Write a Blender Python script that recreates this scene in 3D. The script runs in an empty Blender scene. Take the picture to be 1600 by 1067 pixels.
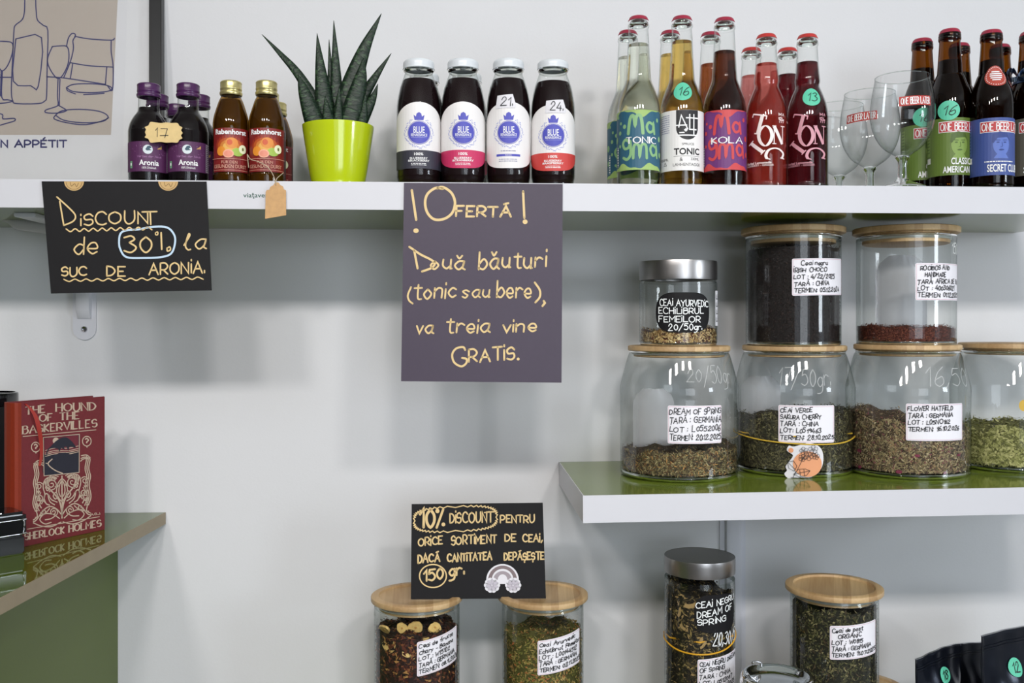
import bpy, bmesh, math, random
from math import sin, cos, pi, tan, asin, atan2, sqrt, radians
from mathutils import Vector, Matrix
from mathutils.geometry import tessellate_polygon

sc = bpy.context.scene
COL = sc.collection
EYE = 1.5
F = 1500.0
HOR = 505.0
YAW = radians(3.1)

# ------------------------------------------------------------------ camera, light, exposure
cam_d = bpy.data.cameras.new('camera')
cam_d.sensor_width = 36.0
cam_d.lens = F / 1600 * 36
cam_d.shift_y = -(533.5 - HOR) / 1600
cam_d.clip_start = 0.02
cam = bpy.data.objects.new('camera', cam_d)
cam.location = (0, 0, EYE)
cam.rotation_euler = (pi / 2, 0, -YAW)
COL.objects.link(cam)
sc.camera = cam

sc.view_settings.view_transform = 'Standard'
sc.view_settings.look = 'None'
sc.view_settings.gamma = 1.0
sc.view_settings.use_curve_mapping = False
sc.view_settings.exposure = 0.55
sc.cycles.transparent_max_bounces = 32
sc.cycles.max_bounces = 14
sc.cycles.transmission_bounces = 12
sc.cycles.sample_clamp_indirect = 4.0

world = bpy.data.worlds.new('world')
sc.world = world
world.use_nodes = True
world.node_tree.nodes['Background'].inputs[0].default_value = (0.75, 0.85, 1.0, 1)
world.node_tree.nodes['Background'].inputs[1].default_value = 1.0


def area(name, loc, target, sx, sy, power, color):
    d = bpy.data.lights.new(name, 'AREA')
    d.shape = 'RECTANGLE'
    d.size = sx
    d.size_y = sy
    d.energy = power
    d.color = color
    o = bpy.data.objects.new(name, d)
    o.location = loc
    v = Vector(target) - Vector(loc)
    o.rotation_euler = v.to_track_quat('-Z', 'Y').to_euler()
    COL.objects.link(o)
    return o


# daylight through the window in the right-hand wall, low and from the side
area('window_light', (2.82, -0.62, 1.80), (0.0, 1.3, 1.5), 0.50, 0.7, 15.5, (0.84, 0.92, 1.0))
# soft bluish fill added behind the camera to lift the shadows
area('rear_fill_light', (0.95, -2.50, 1.65), (0.7, 1.5, 1.5), 1.2, 1.5, 18.0, (0.86, 0.93, 1.0))
# the row of small ceiling downlights parallel to the shelf wall
for lx in (-1.0, -0.4, 0.2, 0.8):
    area('ceiling_downlight', (lx, -0.80, 2.66), (lx * 0.55, 1.6, 0.85), 0.22, 0.22, 5.2, (1.0, 0.965, 0.935)).data.spread = radians(115)


# ------------------------------------------------------------------ pixel helpers
def ray(px, py):
    cx = (px - 800) / F
    return Vector((cx * cos(YAW) + sin(YAW), -cx * sin(YAW) + cos(YAW), -(py - HOR) / F))


def P(px, py, Y):
    d = ray(px, py)
    t = Y / d.y
    return Vector((d.x * t, Y, EYE + d.z * t))


def PZ(px, py, z):
    d = ray(px, py)
    t = (z - EYE) / d.z
    return Vector((d.x * t, d.y * t, z))


def on_plane(px, py, p0, n):
    d = ray(px, py)
    o = Vector((0, 0, EYE))
    t = (p0 - o).dot(n) / d.dot(n)
    return o + d * t


# ------------------------------------------------------------------ materials
def srgb(c):
    if isinstance(c, str):
        c = tuple(int(c[i:i + 2], 16) for i in (0, 2, 4))
    return tuple(((v / 255) / 12.92 if v / 255 <= 0.04045 else ((v / 255 + 0.055) / 1.055) ** 2.4) for v in c)


MATS = {}


def new_mat(name):
    m = bpy.data.materials.new(name)
    m.use_nodes = True
    nt = m.node_tree
    nt.nodes.clear()
    out = nt.nodes.new('ShaderNodeOutputMaterial')
    MATS[name] = m
    return m, nt, out


def mat(name, col, rough=0.5, metal=0.0, spec=0.5, coat=0.0, trans=0.0, ior=1.45, noise=0.0, nscale=60.0,
        bump=0.0, bscale=200.0, sub=0.0, aniso=None, coatr=0.05):
    if name in MATS:
        return MATS[name]
    m, nt, out = new_mat(name)
    b = nt.nodes.new('ShaderNodeBsdfPrincipled')
    c = srgb(col)
    b.inputs['Base Color'].default_value = (*c, 1)
    b.inputs['Roughness'].default_value = rough
    b.inputs['Metallic'].default_value = metal
    b.inputs['Specular IOR Level'].default_value = spec
    b.inputs['Coat Weight'].default_value = coat
    b.inputs['Coat Roughness'].default_value = coatr
    b.inputs['Transmission Weight'].default_value = trans
    b.inputs['IOR'].default_value = ior
    nt.links.new(b.outputs[0], out.inputs[0])
    if noise or bump:
        tc = nt.nodes.new('ShaderNodeTexCoord')
    if noise:
        n = nt.nodes.new('ShaderNodeTexNoise')
        n.inputs['Scale'].default_value = nscale
        n.inputs['Detail'].default_value = 4
        r = nt.nodes.new('ShaderNodeMapRange')
        r.inputs['From Min'].default_value = 0.3
        r.inputs['From Max'].default_value = 0.7
        r.inputs['To Min'].default_value = 1 - noise
        r.inputs['To Max'].default_value = 1 + noise
        mx = nt.nodes.new('ShaderNodeVectorMath')
        mx.operation = 'SCALE'
        mx.inputs[0].default_value = c
        nt.links.new(tc.outputs['Object'], n.inputs['Vector'])
        nt.links.new(n.outputs[0], r.inputs[0])
        nt.links.new(r.outputs[0], mx.inputs['Scale'])
        nt.links.new(mx.outputs[0], b.inputs['Base Color'])
    if bump:
        n2 = nt.nodes.new('ShaderNodeTexNoise')
        n2.inputs['Scale'].default_value = bscale
        n2.inputs['Detail'].default_value = 3
        bp = nt.nodes.new('ShaderNodeBump')
        bp.inputs['Strength'].default_value = bump
        bp.inputs['Distance'].default_value = 0.001
        nt.links.new(tc.outputs['Object'], n2.inputs['Vector'])
        nt.links.new(n2.outputs[0], bp.inputs['Height'])
        nt.links.new(bp.outputs[0], b.inputs['Normal'])
    return m


def thin_glass(name, tint, edge, base=0.05, top=0.75, power=4.0, rough=0.015):
    """glass wall seen as one shell: transparent with a reflection growing to grazing angles"""
    if name in MATS:
        return MATS[name]
    m, nt, out = new_mat(name)
    N = nt.nodes.new
    lw = N('ShaderNodeLayerWeight')
    lw.inputs['Blend'].default_value = 0.5
    p = N('ShaderNodeMath'); p.operation = 'POWER'; p.inputs[1].default_value = power
    mr = N('ShaderNodeMapRange')
    mr.inputs['To Min'].default_value = base
    mr.inputs['To Max'].default_value = top
    p2 = N('ShaderNodeMath'); p2.operation = 'POWER'; p2.inputs[1].default_value = 3.0
    mix = N('ShaderNodeMix'); mix.data_type = 'RGBA'
    mix.inputs[6].default_value = (*srgb(tint), 1)
    mix.inputs[7].default_value = (*srgb(edge), 1)
    tr = N('ShaderNodeBsdfTransparent')
    gl = N('ShaderNodeBsdfGlossy')
    gl.inputs['Roughness'].default_value = rough
    ms = N('ShaderNodeMixShader')
    L = nt.links.new
    L(lw.outputs['Facing'], p.inputs[0]); L(p.outputs[0], mr.inputs[0])
    L(lw.outputs['Facing'], p2.inputs[0]); L(p2.outputs[0], mix.inputs[0])
    L(mix.outputs[2], tr.inputs[0])
    L(mr.outputs[0], ms.inputs[0]); L(tr.outputs[0], ms.inputs[1]); L(gl.outputs[0], ms.inputs[2])
    L(ms.outputs[0], out.inputs[0])
    return m


def milky_plastic():
    m, nt, out = new_mat('milky_plastic')
    N = nt.nodes.new
    tr = N('ShaderNodeBsdfTransparent'); tr.inputs[0].default_value = (.95, .95, .96, 1)
    pb = N('ShaderNodeBsdfPrincipled'); pb.inputs['Base Color'].default_value = (.78, .79, .82, 1); pb.inputs['Roughness'].default_value = 0.2
    tl = N('ShaderNodeBsdfTranslucent'); tl.inputs[0].default_value = (.8, .8, .83, 1)
    m1 = N('ShaderNodeMixShader'); m1.inputs[0].default_value = .35
    m2 = N('ShaderNodeMixShader'); m2.inputs[0].default_value = .42
    L = nt.links.new
    L(pb.outputs[0], m1.inputs[1]); L(tl.outputs[0], m1.inputs[2]); L(tr.outputs[0], m2.inputs[1]); L(m1.outputs[0], m2.inputs[2]); L(m2.outputs[0], out.inputs[0])
    return m


M_WALL = mat('wall_paint', 'd9d9db', 0.75, noise=0.012, nscale=3, bump=0.12, bscale=260)
M_CEIL = mat('ceiling_paint', 'e6e4e0', 0.85)
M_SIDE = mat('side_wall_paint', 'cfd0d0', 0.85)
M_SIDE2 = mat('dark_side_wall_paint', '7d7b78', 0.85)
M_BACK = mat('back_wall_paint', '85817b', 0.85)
M_FLOOR = mat('floor_tile', '9a938a', 0.5, noise=0.08, nscale=4)
M_WHITE = mat('white_laminate', 'cdcdd2', 0.4, noise=0.006, nscale=30)
M_GREEN = mat('green_laminate', '6c7c2c', 0.10, spec=0.45, noise=0.03, nscale=9)
M_GREENPANEL = mat('green_panel', '58662e', 0.40, noise=0.03, nscale=6)
M_COUNTER = mat('green_counter_gloss', '4c5e02', 0.04, spec=0.8, noise=0.02, nscale=9)
M_TAN = mat('tan_edging', '94866e', 0.5, noise=0.05, nscale=30)
M_GLASS = thin_glass('clear_glass', 'fcfdfc', 'bcc6c3', 0.03, 0.70, 3.2)
M_JAR = thin_glass('jar_glass', 'fcfdfc', 'b7c1bd', 0.035, 0.62, 2.6)
M_DRINKGLASS = thin_glass('drinking_glass', 'fdfefe', 'a8b0ae', 0.04, 0.6, 3.0)
M_AMBER = thin_glass('amber_glass', 'a87c34', '523410', 0.03, 0.5, 3.2)
M_FRAMEGLASS = thin_glass('picture_glass', 'fdfdfd', 'e4e8e8', 0.05, 0.6, 4.0)
M_PLASTIC = milky_plastic()
M_THICK = mat('thick_glass', 'eef6f2', 0.02, trans=1.0, ior=1.45)
M_SEAL = mat('silicone_seal', 'cfd6d2', 0.4, trans=0.4)
M_BLACKGLOSS = mat('black_gloss_plastic', '0d0e10', 0.12, coat=0.5)
M_BLACK = mat('black_satin_plastic', '17181a', 0.4)
M_CHROME = mat('chrome', 'c8c8cc', 0.15, metal=1.0)
M_STEEL = mat('brushed_steel', 'a8a5a4', 0.33, metal=1.0)
M_BRACKET = mat('white_enamel', 'd4d5dc', 0.3)
M_INK = mat('black_ink', '17171c', 0.6)
M_GOLD = mat('gold_paint_pen', 'dcbf86', 0.45)
M_CHALK = mat('white_chalk_pen', 'f0f2f2', 0.6)
M_PAPER = mat('label_paper', 'eceaf0', 0.6)
M_PINKLINE = mat('label_pink_line', 'd8a8b4', 0.6)
M_KRAFT = mat('kraft_card', 'c39a6a', 0.75, noise=0.08, nscale=150)
M_KRAFT2 = mat('pale_kraft_card', 'd8bd84', 0.7, noise=0.05, nscale=120)
M_CARD = mat('black_card', '171618', 0.6, spec=0.25, noise=0.05, nscale=150)
M_CARD2 = mat('plum_grey_card', '473e4c', 0.45, spec=0.35, noise=0.02, nscale=200)
M_TEAL = mat('teal_sticker', '5cc4a2', 0.5)


def bamboo():
    m, nt, out = new_mat('bamboo')
    N = nt.nodes.new; L = nt.links.new
    b = N('ShaderNodeBsdfPrincipled')
    b.inputs['Roughness'].default_value = 0.5
    tc = N('ShaderNodeTexCoord')
    sep = N('ShaderNodeSeparateXYZ')
    fl = N('ShaderNodeMath'); fl.operation = 'MULTIPLY'; fl.inputs[1].default_value = 85.0
    f2 = N('ShaderNodeMath'); f2.operation = 'FLOOR'
    wn = N('ShaderNodeTexWhiteNoise'); wn.noise_dimensions = '1D'
    mp = N('ShaderNodeMapping'); mp.inputs['Scale'].default_value = (300, 12, 300)
    nz = N('ShaderNodeTexNoise'); nz.inputs['Scale'].default_value = 1.0; nz.inputs['Detail'].default_value = 5
    ad = N('ShaderNodeMath'); ad.operation = 'ADD'
    hv = N('ShaderNodeMath'); hv.operation = 'MULTIPLY'; hv.inputs[1].default_value = 0.5
    cr = N('ShaderNodeValToRGB')
    cr.color_ramp.elements[0].position = 0.2; cr.color_ramp.elements[0].color = (*srgb('ab895f'), 1)
    cr.color_ramp.elements[1].position = 0.85; cr.color_ramp.elements[1].color = (*srgb('d3b588'), 1)
    L(tc.outputs['Object'], sep.inputs[0]); L(sep.outputs[0], fl.inputs[0]); L(fl.outputs[0], f2.inputs[0])
    L(f2.outputs[0], wn.inputs['W']); L(tc.outputs['Object'], mp.inputs[0]); L(mp.outputs[0], nz.inputs['Vector'])
    L(wn.outputs[0], ad.inputs[0]); L(nz.outputs[0], ad.inputs[1]); L(ad.outputs[0], hv.inputs[0])
    L(hv.outputs[0], cr.inputs[0]); L(cr.outputs[0], b.inputs['Base Color']); L(b.outputs[0], out.inputs[0])
    return m


M_BAMBOO = bamboo()


# ------------------------------------------------------------------ object helpers
def link(o, parent=None):
    COL.objects.link(o)
    if parent is not None:
        o.parent = parent
    return o


def tag(o, label, cat, group=None):
    o['label'] = label
    o['category'] = cat
    if group:
        o['group'] = group
    return o


def thing(name, label, cat, loc=(0, 0, 0), rz=0.0, group=None):
    o = bpy.data.objects.new(name, None)
    o.empty_display_size = 0.01
    o.location = loc
    o.rotation_euler = (0, 0, rz)
    COL.objects.link(o)
    return tag(o, label, cat, group)


def mesh_obj(name, verts, faces, mats, parent=None, fm=None, smooth=False):
    me = bpy.data.meshes.new(name)
    me.from_pydata([tuple(v) for v in verts], [], faces)
    if not isinstance(mats, (list, tuple)):
        mats = [mats]
    for m in mats:
        me.materials.append(m)
    if fm:
        me.polygons.foreach_set('material_index', fm)
    if smooth:
        me.polygons.foreach_set('use_smooth', [True] * len(me.polygons))
    me.update()
    o = bpy.data.objects.new(name, me)
    return link(o, parent)


def copy_tree(o, parent=None):
    c = o.copy()
    COL.objects.link(c)
    if parent is not None:
        c.parent = parent
    for ch in list(o.children):
        copy_tree(ch, c)
    return c


def bm_obj(name, bm, m, parent=None, smooth=False):
    me = bpy.data.meshes.new(name)
    bm.to_mesh(me)
    bm.free()
    for x in (m if isinstance(m, (list, tuple)) else [m]):
        me.materials.append(x)
    if smooth:
        me.polygons.foreach_set('use_smooth', [True] * len(me.polygons))
    return link(bpy.data.objects.new(name, me), parent)


def hexa(bm, pts, bevel=0.0, mi=0):
    """8 points: bottom ring 4, top ring 4"""
    vs = [bm.verts.new(p) for p in pts]
    fs = [bm.faces.new([vs[i] for i in q]) for q in
          ((3, 2, 1, 0), (4, 5, 6, 7), (0, 1, 5, 4), (1, 2, 6, 5), (2, 3, 7, 6), (3, 0, 4, 7))]
    for f in fs:
        f.material_index = mi
    if bevel:
        es = list({e for f in fs for e in f.edges})
        bmesh.ops.bevel(bm, geom=es, offset=bevel, segments=2, affect='EDGES', material=-1)
    return fs


def box_pts(x0, y0, z0, x1, y1, z1):
    return [(x0, y0, z0), (x1, y0, z0), (x1, y1, z0), (x0, y1, z0), (x0, y0, z1), (x1, y0, z1), (x1, y1, z1), (x0, y1, z1)]


def box(name, x0, y0, z0, x1, y1, z1, m, parent=None, bevel=0.0):
    bm = bmesh.new()
    hexa(bm, box_pts(x0, y0, z0, x1, y1, z1), bevel)
    bmesh.ops.recalc_face_normals(bm, faces=bm.faces)
    return bm_obj(name, bm, m, parent)


def catmull(pts, n=6, closed=False):
    if len(pts) < 3:
        return [tuple(p) for p in pts]
    out = []
    L = len(pts)
    rng = range(L if closed else L - 1)
    for i in rng:
        if closed:
            p0, p1, p2, p3 = pts[(i - 1) % L], pts[i], pts[(i + 1) % L], pts[(i + 2) % L]
        else:
            p1, p2 = pts[i], pts[i + 1]
            p0 = pts[i - 1] if i > 0 else tuple(2 * a - b for a, b in zip(p1, p2))
            p3 = pts[i + 2] if i + 2 < L else tuple(2 * b - a for a, b in zip(p1, p2))
        for k in range(n):
            t = k / n
            out.append(tuple(0.5 * (2 * b + (c - a) * t + (2 * a - 5 * b + 4 * c - d) * t * t + (-a + 3 * b - 3 * c + d) * t ** 3)
                             for a, b, c, d in zip(p0, p1, p2, p3)))
    if not closed:
        out.append(tuple(pts[-1]))
    return out


def lin_prof(pts, n=5):
    """profile with corners: entries (r, z) or (r, z, 1) for a hard corner; smooth between corners"""
    seg, out = [], []
    for i, p in enumerate(pts):
        seg.append((p[0], p[1]))
        if (len(p) > 2 and p[2]) or i == len(pts) - 1:
            if len(seg) > 1:
                c = catmull(seg, n)
                out += c if not out else c[1:]
            elif not out:
                out += seg
            seg = [(p[0], p[1])]
    res = []
    for r, z in out:
        res.append((max(0.0, r), z))
    return res


def lathe(name, prof, m, parent=None, seg=40, smooth=True, flute=None, close=False):
    """prof: list of (r, z); points with r == 0 become poles"""
    vs, fs, rings = [], [], []
    for (r, z) in prof:
        if r < 1e-6:
            vs.append((0, 0, z)); rings.append([len(vs) - 1])
        else:
            ring = []
            for k in range(seg):
                a = 2 * pi * k / seg
                rr = r
                if flute and flute[1] <= z <= flute[2]:
                    rr = r + (flute[3] if k % 2 else 0.0) * min(1.0, (flute[2] - z) / max(1e-6, flute[2] - flute[1]) + flute[0])
                vs.append((rr * cos(a), rr * sin(a), z)); ring.append(len(vs) - 1)
            rings.append(ring)
    pairs = list(zip(rings, rings[1:]))
    if close:
        pairs.append((rings[-1], rings[0]))
    for a, b in pairs:
        if len(a) == 1 and len(b) == 1:
            continue
        if len(a) == 1:
            for k in range(seg):
                fs.append((a[0], b[(k + 1) % seg], b[k]))
        elif len(b) == 1:
            for k in range(seg):
                fs.append((a[k], a[(k + 1) % seg], b[0]))
        else:
            for k in range(seg):
                k2 = (k + 1) % seg
                fs.append((a[k], a[k2], b[k2], b[k]))
    o = mesh_obj(name, vs, fs, m, parent, smooth=smooth)
    if smooth:
        o.data.set_sharp_from_angle(angle=radians(40))
    return o


def tube(name, pts, rad, m, parent=None, seg=8, closed=False, flat=1.0):
    """tube along points; rad number or list; flat squashes along world z"""
    pts = [Vector(p) for p in pts]
    n = len(pts)
    vs, fs = [], []
    up = Vector((0, 0, 1))
    for i, p in enumerate(pts):
        a = pts[(i - 1) % n] if (closed or i > 0) else pts[i]
        b = pts[(i + 1) % n] if (closed or i < n - 1) else pts[i]
        t = (b - a).normalized()
        u = t.cross(up)
        if u.length < 1e-4:
            u = t.cross(Vector((0, 1, 0)))
        u.normalize()
        w = u.cross(t).normalized()
        r = rad[i] if isinstance(rad, (list, tuple)) else rad
        for k in range(seg):
            an = 2 * pi * k / seg
            vs.append(p + u * (r * cos(an)) + w * (r * flat * sin(an)))
    rr = n if closed else n - 1
    for i in range(rr):
        j = (i + 1) % n
        for k in range(seg):
            k2 = (k + 1) % seg
            fs.append((i * seg + k, i * seg + k2, j * seg + k2, j * seg + k))
    if not closed:
        fs.append(tuple(range(seg))[::-1])
        fs.append(tuple((n - 1) * seg + k for k in range(seg)))
    return mesh_obj(name, vs, fs, m, parent, smooth=True)


# ------------------------------------------------------------------ stroke lettering
GL = {
 'A': '045ea4|2888', 'B': '1e14|~1e6e8c6a1a|~1a7a976414', 'C': '~9c6e2d09256495', 'D': '1e14|~1e6d996514', 'E': '8e1e1484|1969',
 'F': '8e1e14|1969', 'G': '~9c6e2d09256495|599995', 'H': '1e14|9e94|1999', 'I': '4e44', 'J': '~7e76542406', 'K': '1e14|8e1984',
 'L': '1e1484', 'M': '141e58aea4', 'N': '141e949e', 'O': '~5e1c09165496a99c5e', 'P': '1e14|~1e6e9b6818', 'Q': '~5e1c09165496a99c5e|6793',
 'R': '1e14|~1e6e9b6818|4894', 'S': '~8c5e1c2979865415', 'T': '0e9e|5e54', 'U': '~1e173464979e', 'V': '0e549e', 'W': '0e346b94ce',
 'X': '0e94|9e04', 'Y': '0e59|9e5954', 'Z': '0e9e0494',
 '0': '~4e1b1744777b4e', '1': '1b4e44', '2': '~1b3e6e7b4804|0484', '3': '~1d5e7c4a|~4a875415', '4': '5e0787|6a64',
 '5': '8e2e1a|~1a5b875415', '6': '~7e3b164476693817', '7': '0e8e34', '8': '~4e1c4a7744174a7c4e', '9': '~7c4e1b397b64',
 '.': '4446', ',': '4623', ':': '4a4b|4546', '/': '129e', '%': '~2e0c2a4c2e|9e14|~886684a688', '!': '4e48|4445',
 '(': '~6f3b3762', ')': '~2f5b5722', '-': '1969', '&': '~8414 1c3e5c187494'.replace(' ', ''), '+': '1979|4c46', "'": '4e4c',
 'a': '~8a4a17447689|8a7594', 'b': '1e14|~175a875415', 'c': '~794a174475', 'd': '~794a174477|7e74', 'e': '~17776a3a174475',
 'f': '~7e4d44|1979', 'g': '~794a174476|~7a724010', 'h': '1e14|~174a7974', 'i': '4a44|4d4e', 'j': '4a4220|4d4e', 'k': '1e14|7a1774',
 'l': '~275d4e375474', 'm': '1a14|~18495a54|~58899a94', 'n': '1a14|~184a7974', 'o': '~4a1744774a', 'p': '1a10|~194a774416',
 'q': '~794a174476|7a70', 'r': '1a14|~184a79', 's': '~794a1947664415', 't': '~4d465474|1b7b', 'u': '~1a164476|7a7484', 'v': '1a447a',
 'w': '1a346894ba', 'x': '1a74|7a14', 'y': '1a45|7a21', 'z': '1a7a1474',
 '\u0102': '045ea4|2888|3g7h', '\u0103': '~8a4a17447689|8a7594|~2e4c6e', '\u015e': '~8c5e1c2979865415|4341', '\u0162': '0e9e|5e54|4341',
 '\u0163': '~4d465474|1b7b|4341', '\u00c9': '8e1e1484|1969|4g6i', '\u00dc': '~1e173464979e|3g3h|7g7h', '\u00ed': '4c44|4f4g',
 '?': '~1c4e7c4944|4243',
}
_gc = {}


def glyph(ch):
    if ch not in _gc:
        res, w = [], 0
        for s in GL.get(ch, '').split('|'):
            if not s:
                continue
            sm = s[0] == '~'
            if sm:
                s = s[1:]
            pts = [(int(s[i], 36), int(s[i + 1], 36) - 4) for i in range(0, len(s), 2)]
            w = max(w, max(p[0] for p in pts))
            res.append(catmull(pts, 4) if sm else pts)
        _gc[ch] = (res, w if res else 5)
    return _gc[ch]


_tm = {}


def type_mesh(s, bold=0.0):
    key = (s, bold)
    if key not in _tm:
        cu = bpy.data.curves.new('lettering', 'FONT')
        cu.body = s
        cu.resolution_u = 3
        cu.offset = bold
        ob = bpy.data.objects.new('lettering', cu)
        me = bpy.data.meshes.new_from_object(ob)
        vs = [(v.co.x, v.co.y) for v in me.vertices]
        fs = [tuple(p.vertices) for p in me.polygons]
        x0 = min(v[0] for v in vs); x1 = max(v[0] for v in vs)
        y0 = min(v[1] for v in vs); y1 = max(v[1] for v in vs)
        bpy.data.objects.remove(ob); bpy.data.curves.remove(cu); bpy.data.meshes.remove(me)
        _tm[key] = (vs, fs, x0, x1, y0, y1)
    return _tm[key]


class Art:
    """flat print, drawn in photograph-sized units, y down; build() lays it on a surface"""

    def __init__(s, seed=1):
        s.v, s.f, s.m, s.mats = [], [], [], []
        s.rnd = random.Random(seed)

    def mi(s, m):
        if m not in s.mats:
            s.mats.append(m)
        return s.mats.index(m)

    def add(s, pts, faces, m, layer):
        b = len(s.v)
        s.v += [(x, y, layer) for x, y in pts]
        k = s.mi(m)
        for f in faces:
            s.f.append(tuple(b + i for i in f)); s.m.append(k)

    def poly(s, pts, m, layer=0):
        tris = tessellate_polygon([[Vector((x, y, 0)) for x, y in pts]])
        s.add(pts, tris, m, layer)

    def rect(s, x0, y0, x1, y1, m, layer=0, r=0.0):
        if r <= 0:
            s.add([(x0, y0), (x1, y0), (x1, y1), (x0, y1)], [(0, 1, 2, 3)], m, layer)
            return
        pts = []
        for cx, cy, a0 in ((x1 - r, y0 + r, -90), (x1 - r, y1 - r, 0), (x0 + r, y1 - r, 90), (x0 + r, y0 + r, 180)):
            for k in range(5):
                a = radians(a0 + k * 22.5)
                pts.append((cx + r * cos(a), cy + r * sin(a)))
        s.poly(pts, m, layer)

    def ell(s, cx, cy, rx, ry, m, layer=0, n=28, rot=0.0):
        pts = []
        for k in range(n):
            a = 2 * pi * k / n
            x, y = rx * cos(a), ry * sin(a)
            pts.append((cx + x * cos(rot) - y * sin(rot), cy + x * sin(rot) + y * cos(rot)))
        s.add(pts, [tuple(range(n))], m, layer)

    def stroke(s, pts, w, m, layer=1, closed=False, nib=None, caps=True):
        p = [pts[0]]
        for q in pts[1:]:
            if abs(q[0] - p[-1][0]) + abs(q[1] - p[-1][1]) > 1e-4:
                p.append(q)
        if len(p) < 2:
            s.ell(p[0][0], p[0][1], w / 2, w / 2, m, layer, 8)
            return
        n = len(p)
        vs, fs = [], []
        for i in range(n):
            a = p[(i - 1) % n] if (closed or i > 0) else None
            b = p[(i + 1) % n] if (closed or i < n - 1) else None
            d1 = d2 = None
            if a:
                d1 = Vector((p[i][0] - a[0], p[i][1] - a[1])).normalized()
            if b:
                d2 = Vector((b[0] - p[i][0], b[1] - p[i][1])).normalized()
            d1 = d1 or d2; d2 = d2 or d1
            t = d1 + d2
            if t.length < 0.25:
                t = d1
            t.normalize()
            nn = Vector((-t.y, t.x))
            k = 1.0 / max(0.45, abs(nn.dot(Vector((-d1.y, d1.x)))))
            ww = w
            if nib is not None:
                ww = nib + (w - nib) * abs(t.y) ** 1.4
            h = nn * (ww / 2 * k)
            vs += [(p[i][0] + h.x, p[i][1] + h.y), (p[i][0] - h.x, p[i][1] - h.y)]
        for i in range(n if closed else n - 1):
            j = (i + 1) % n
            fs.append((2 * i, 2 * j, 2 * j + 1, 2 * i + 1))
        s.add(vs, fs, m, layer)
        if caps and not closed and nib is None:
            for e in (p[0], p[-1]):
                s.ell(e[0], e[1], w / 2, w / 2, m, layer, 8)

    def hand(s, text, x0, x1, yb, h, pen, m, layer=1, yb2=None, slant=0.0, jit=0.35, nib=None, serif=0.0):
        """stroke lettering fitted between x0 and x1, baseline yb, capital height h"""
        adv, xs, x = [], [], 0.0
        for ch in text:
            g, w = glyph(ch)
            if ch == ' ':
                xs.append(x); x += 7; continue
            ox = 0
            if g:
                mn = min(p[0] for st in g for p in st)
                ox = mn
                w = w - mn
            xs.append(x - ox)
            x += w + 2.6
        tot = max(1.0, x - 2.6)
        sx = (x1 - x0) / tot
        sy = h / 10.0
        yb2 = yb if yb2 is None else yb2
        for ch, gx in zip(text, xs):
            g, w = glyph(ch)
            jx, jy = (s.rnd.uniform(-jit, jit), s.rnd.uniform(-jit, jit))
            js = 1 + s.rnd.uniform(-jit, jit) * 0.15
            for st in g:
                pts = []
                for (a, b) in st:
                    X = x0 + (gx + jx + a + slant * b) * sx
                    t = (X - x0) / max(1e-6, (x1 - x0))
                    pts.append((X, yb + (yb2 - yb) * t - (b * js + jy) * sy))
                s.stroke(pts, pen, m, layer, nib=nib)
                if serif:
                    for e, q in ((pts[0], pts[1]), (pts[-1], pts[-2])):
                        if abs(e[0] - q[0]) < abs(e[1] - q[1]) * 0.8:
                            sl = (yb2 - yb) / max(1e-6, (x1 - x0)) * serif
                            s.stroke([(e[0] - serif, e[1] - sl), (e[0] + serif, e[1] + sl)], (nib or pen * 0.6), m, layer, caps=False)

    def type(s, text, x0, x1, y0, y1, m, layer=1, bold=0.0, rot=0.0, shear=0.0):
        """printed lettering fitted to the box x0..x1, y0(top)..y1(bottom)"""
        vs, fs, a0, a1, b0, b1 = type_mesh(text, bold)
        cx, cy = (x0 + x1) / 2, (y0 + y1) / 2
        out = []
        for x, y in vs:
            u = (x - a0) / (a1 - a0) * (x1 - x0) - (x1 - x0) / 2
            v = -((y - b0) / (b1 - b0) - 0.5) * (y1 - y0)
            u -= shear * v
            out.append((cx + u * cos(rot) - v * sin(rot), cy + u * sin(rot) + v * cos(rot)))
        s.add(out, fs, m, layer)

    def build(s, name, fmap, parent=None, step=None, clip=None, stepy=None):
        bm = bmesh.new()
        vs = [bm.verts.new(v) for v in s.v]
        for f, k in zip(s.f, s.m):
            try:
                fa = bm.faces.new([vs[i] for i in f])
                fa.material_index = k
            except ValueError:
                pass
        if clip:
            x0, y0, x1, y1 = clip
            for co, no in (((x0, 0, 0), (-1, 0, 0)), ((x1, 0, 0), (1, 0, 0)), ((0, y0, 0), (0, -1, 0)), ((0, y1, 0), (0, 1, 0))):
                bmesh.ops.bisect_plane(bm, geom=bm.verts[:] + bm.edges[:] + bm.faces[:], plane_co=co, plane_no=no, clear_outer=True)
        if step and bm.verts:
            lo = min(v.co.x for v in bm.verts); hi = max(v.co.x for v in bm.verts)
            x = math.floor(lo / step) * step + step
            while x < hi:
                bmesh.ops.bisect_plane(bm, geom=bm.verts[:] + bm.edges[:] + bm.faces[:], plane_co=(x, 0, 0), plane_no=(1, 0, 0))
                x += step
        if stepy and bm.verts:
            lo = min(v.co.y for v in bm.verts); hi = max(v.co.y for v in bm.verts)
            y = math.floor(lo / stepy) * stepy + stepy
            while y < hi:
                bmesh.ops.bisect_plane(bm, geom=bm.verts[:] + bm.edges[:] + bm.faces[:], plane_co=(0, y, 0), plane_no=(0, 1, 0))
                y += stepy
        for v in bm.verts:
            v.co = fmap(v.co.x, v.co.y, v.co.z)
        # face the print outwards (towards the viewer's side of the label)
        for f in bm.faces:
            f.normal_update()
        loose = [v for v in bm.verts if not v.link_faces]
        bmesh.ops.delete(bm, geom=loose, context='VERTS')
        return bm_obj(name, bm, s.mats, parent)


# ------------------------------------------------------------------ mapping of print onto things
def depth(X, Y):
    return X * sin(YAW) + Y * cos(YAW)


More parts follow.
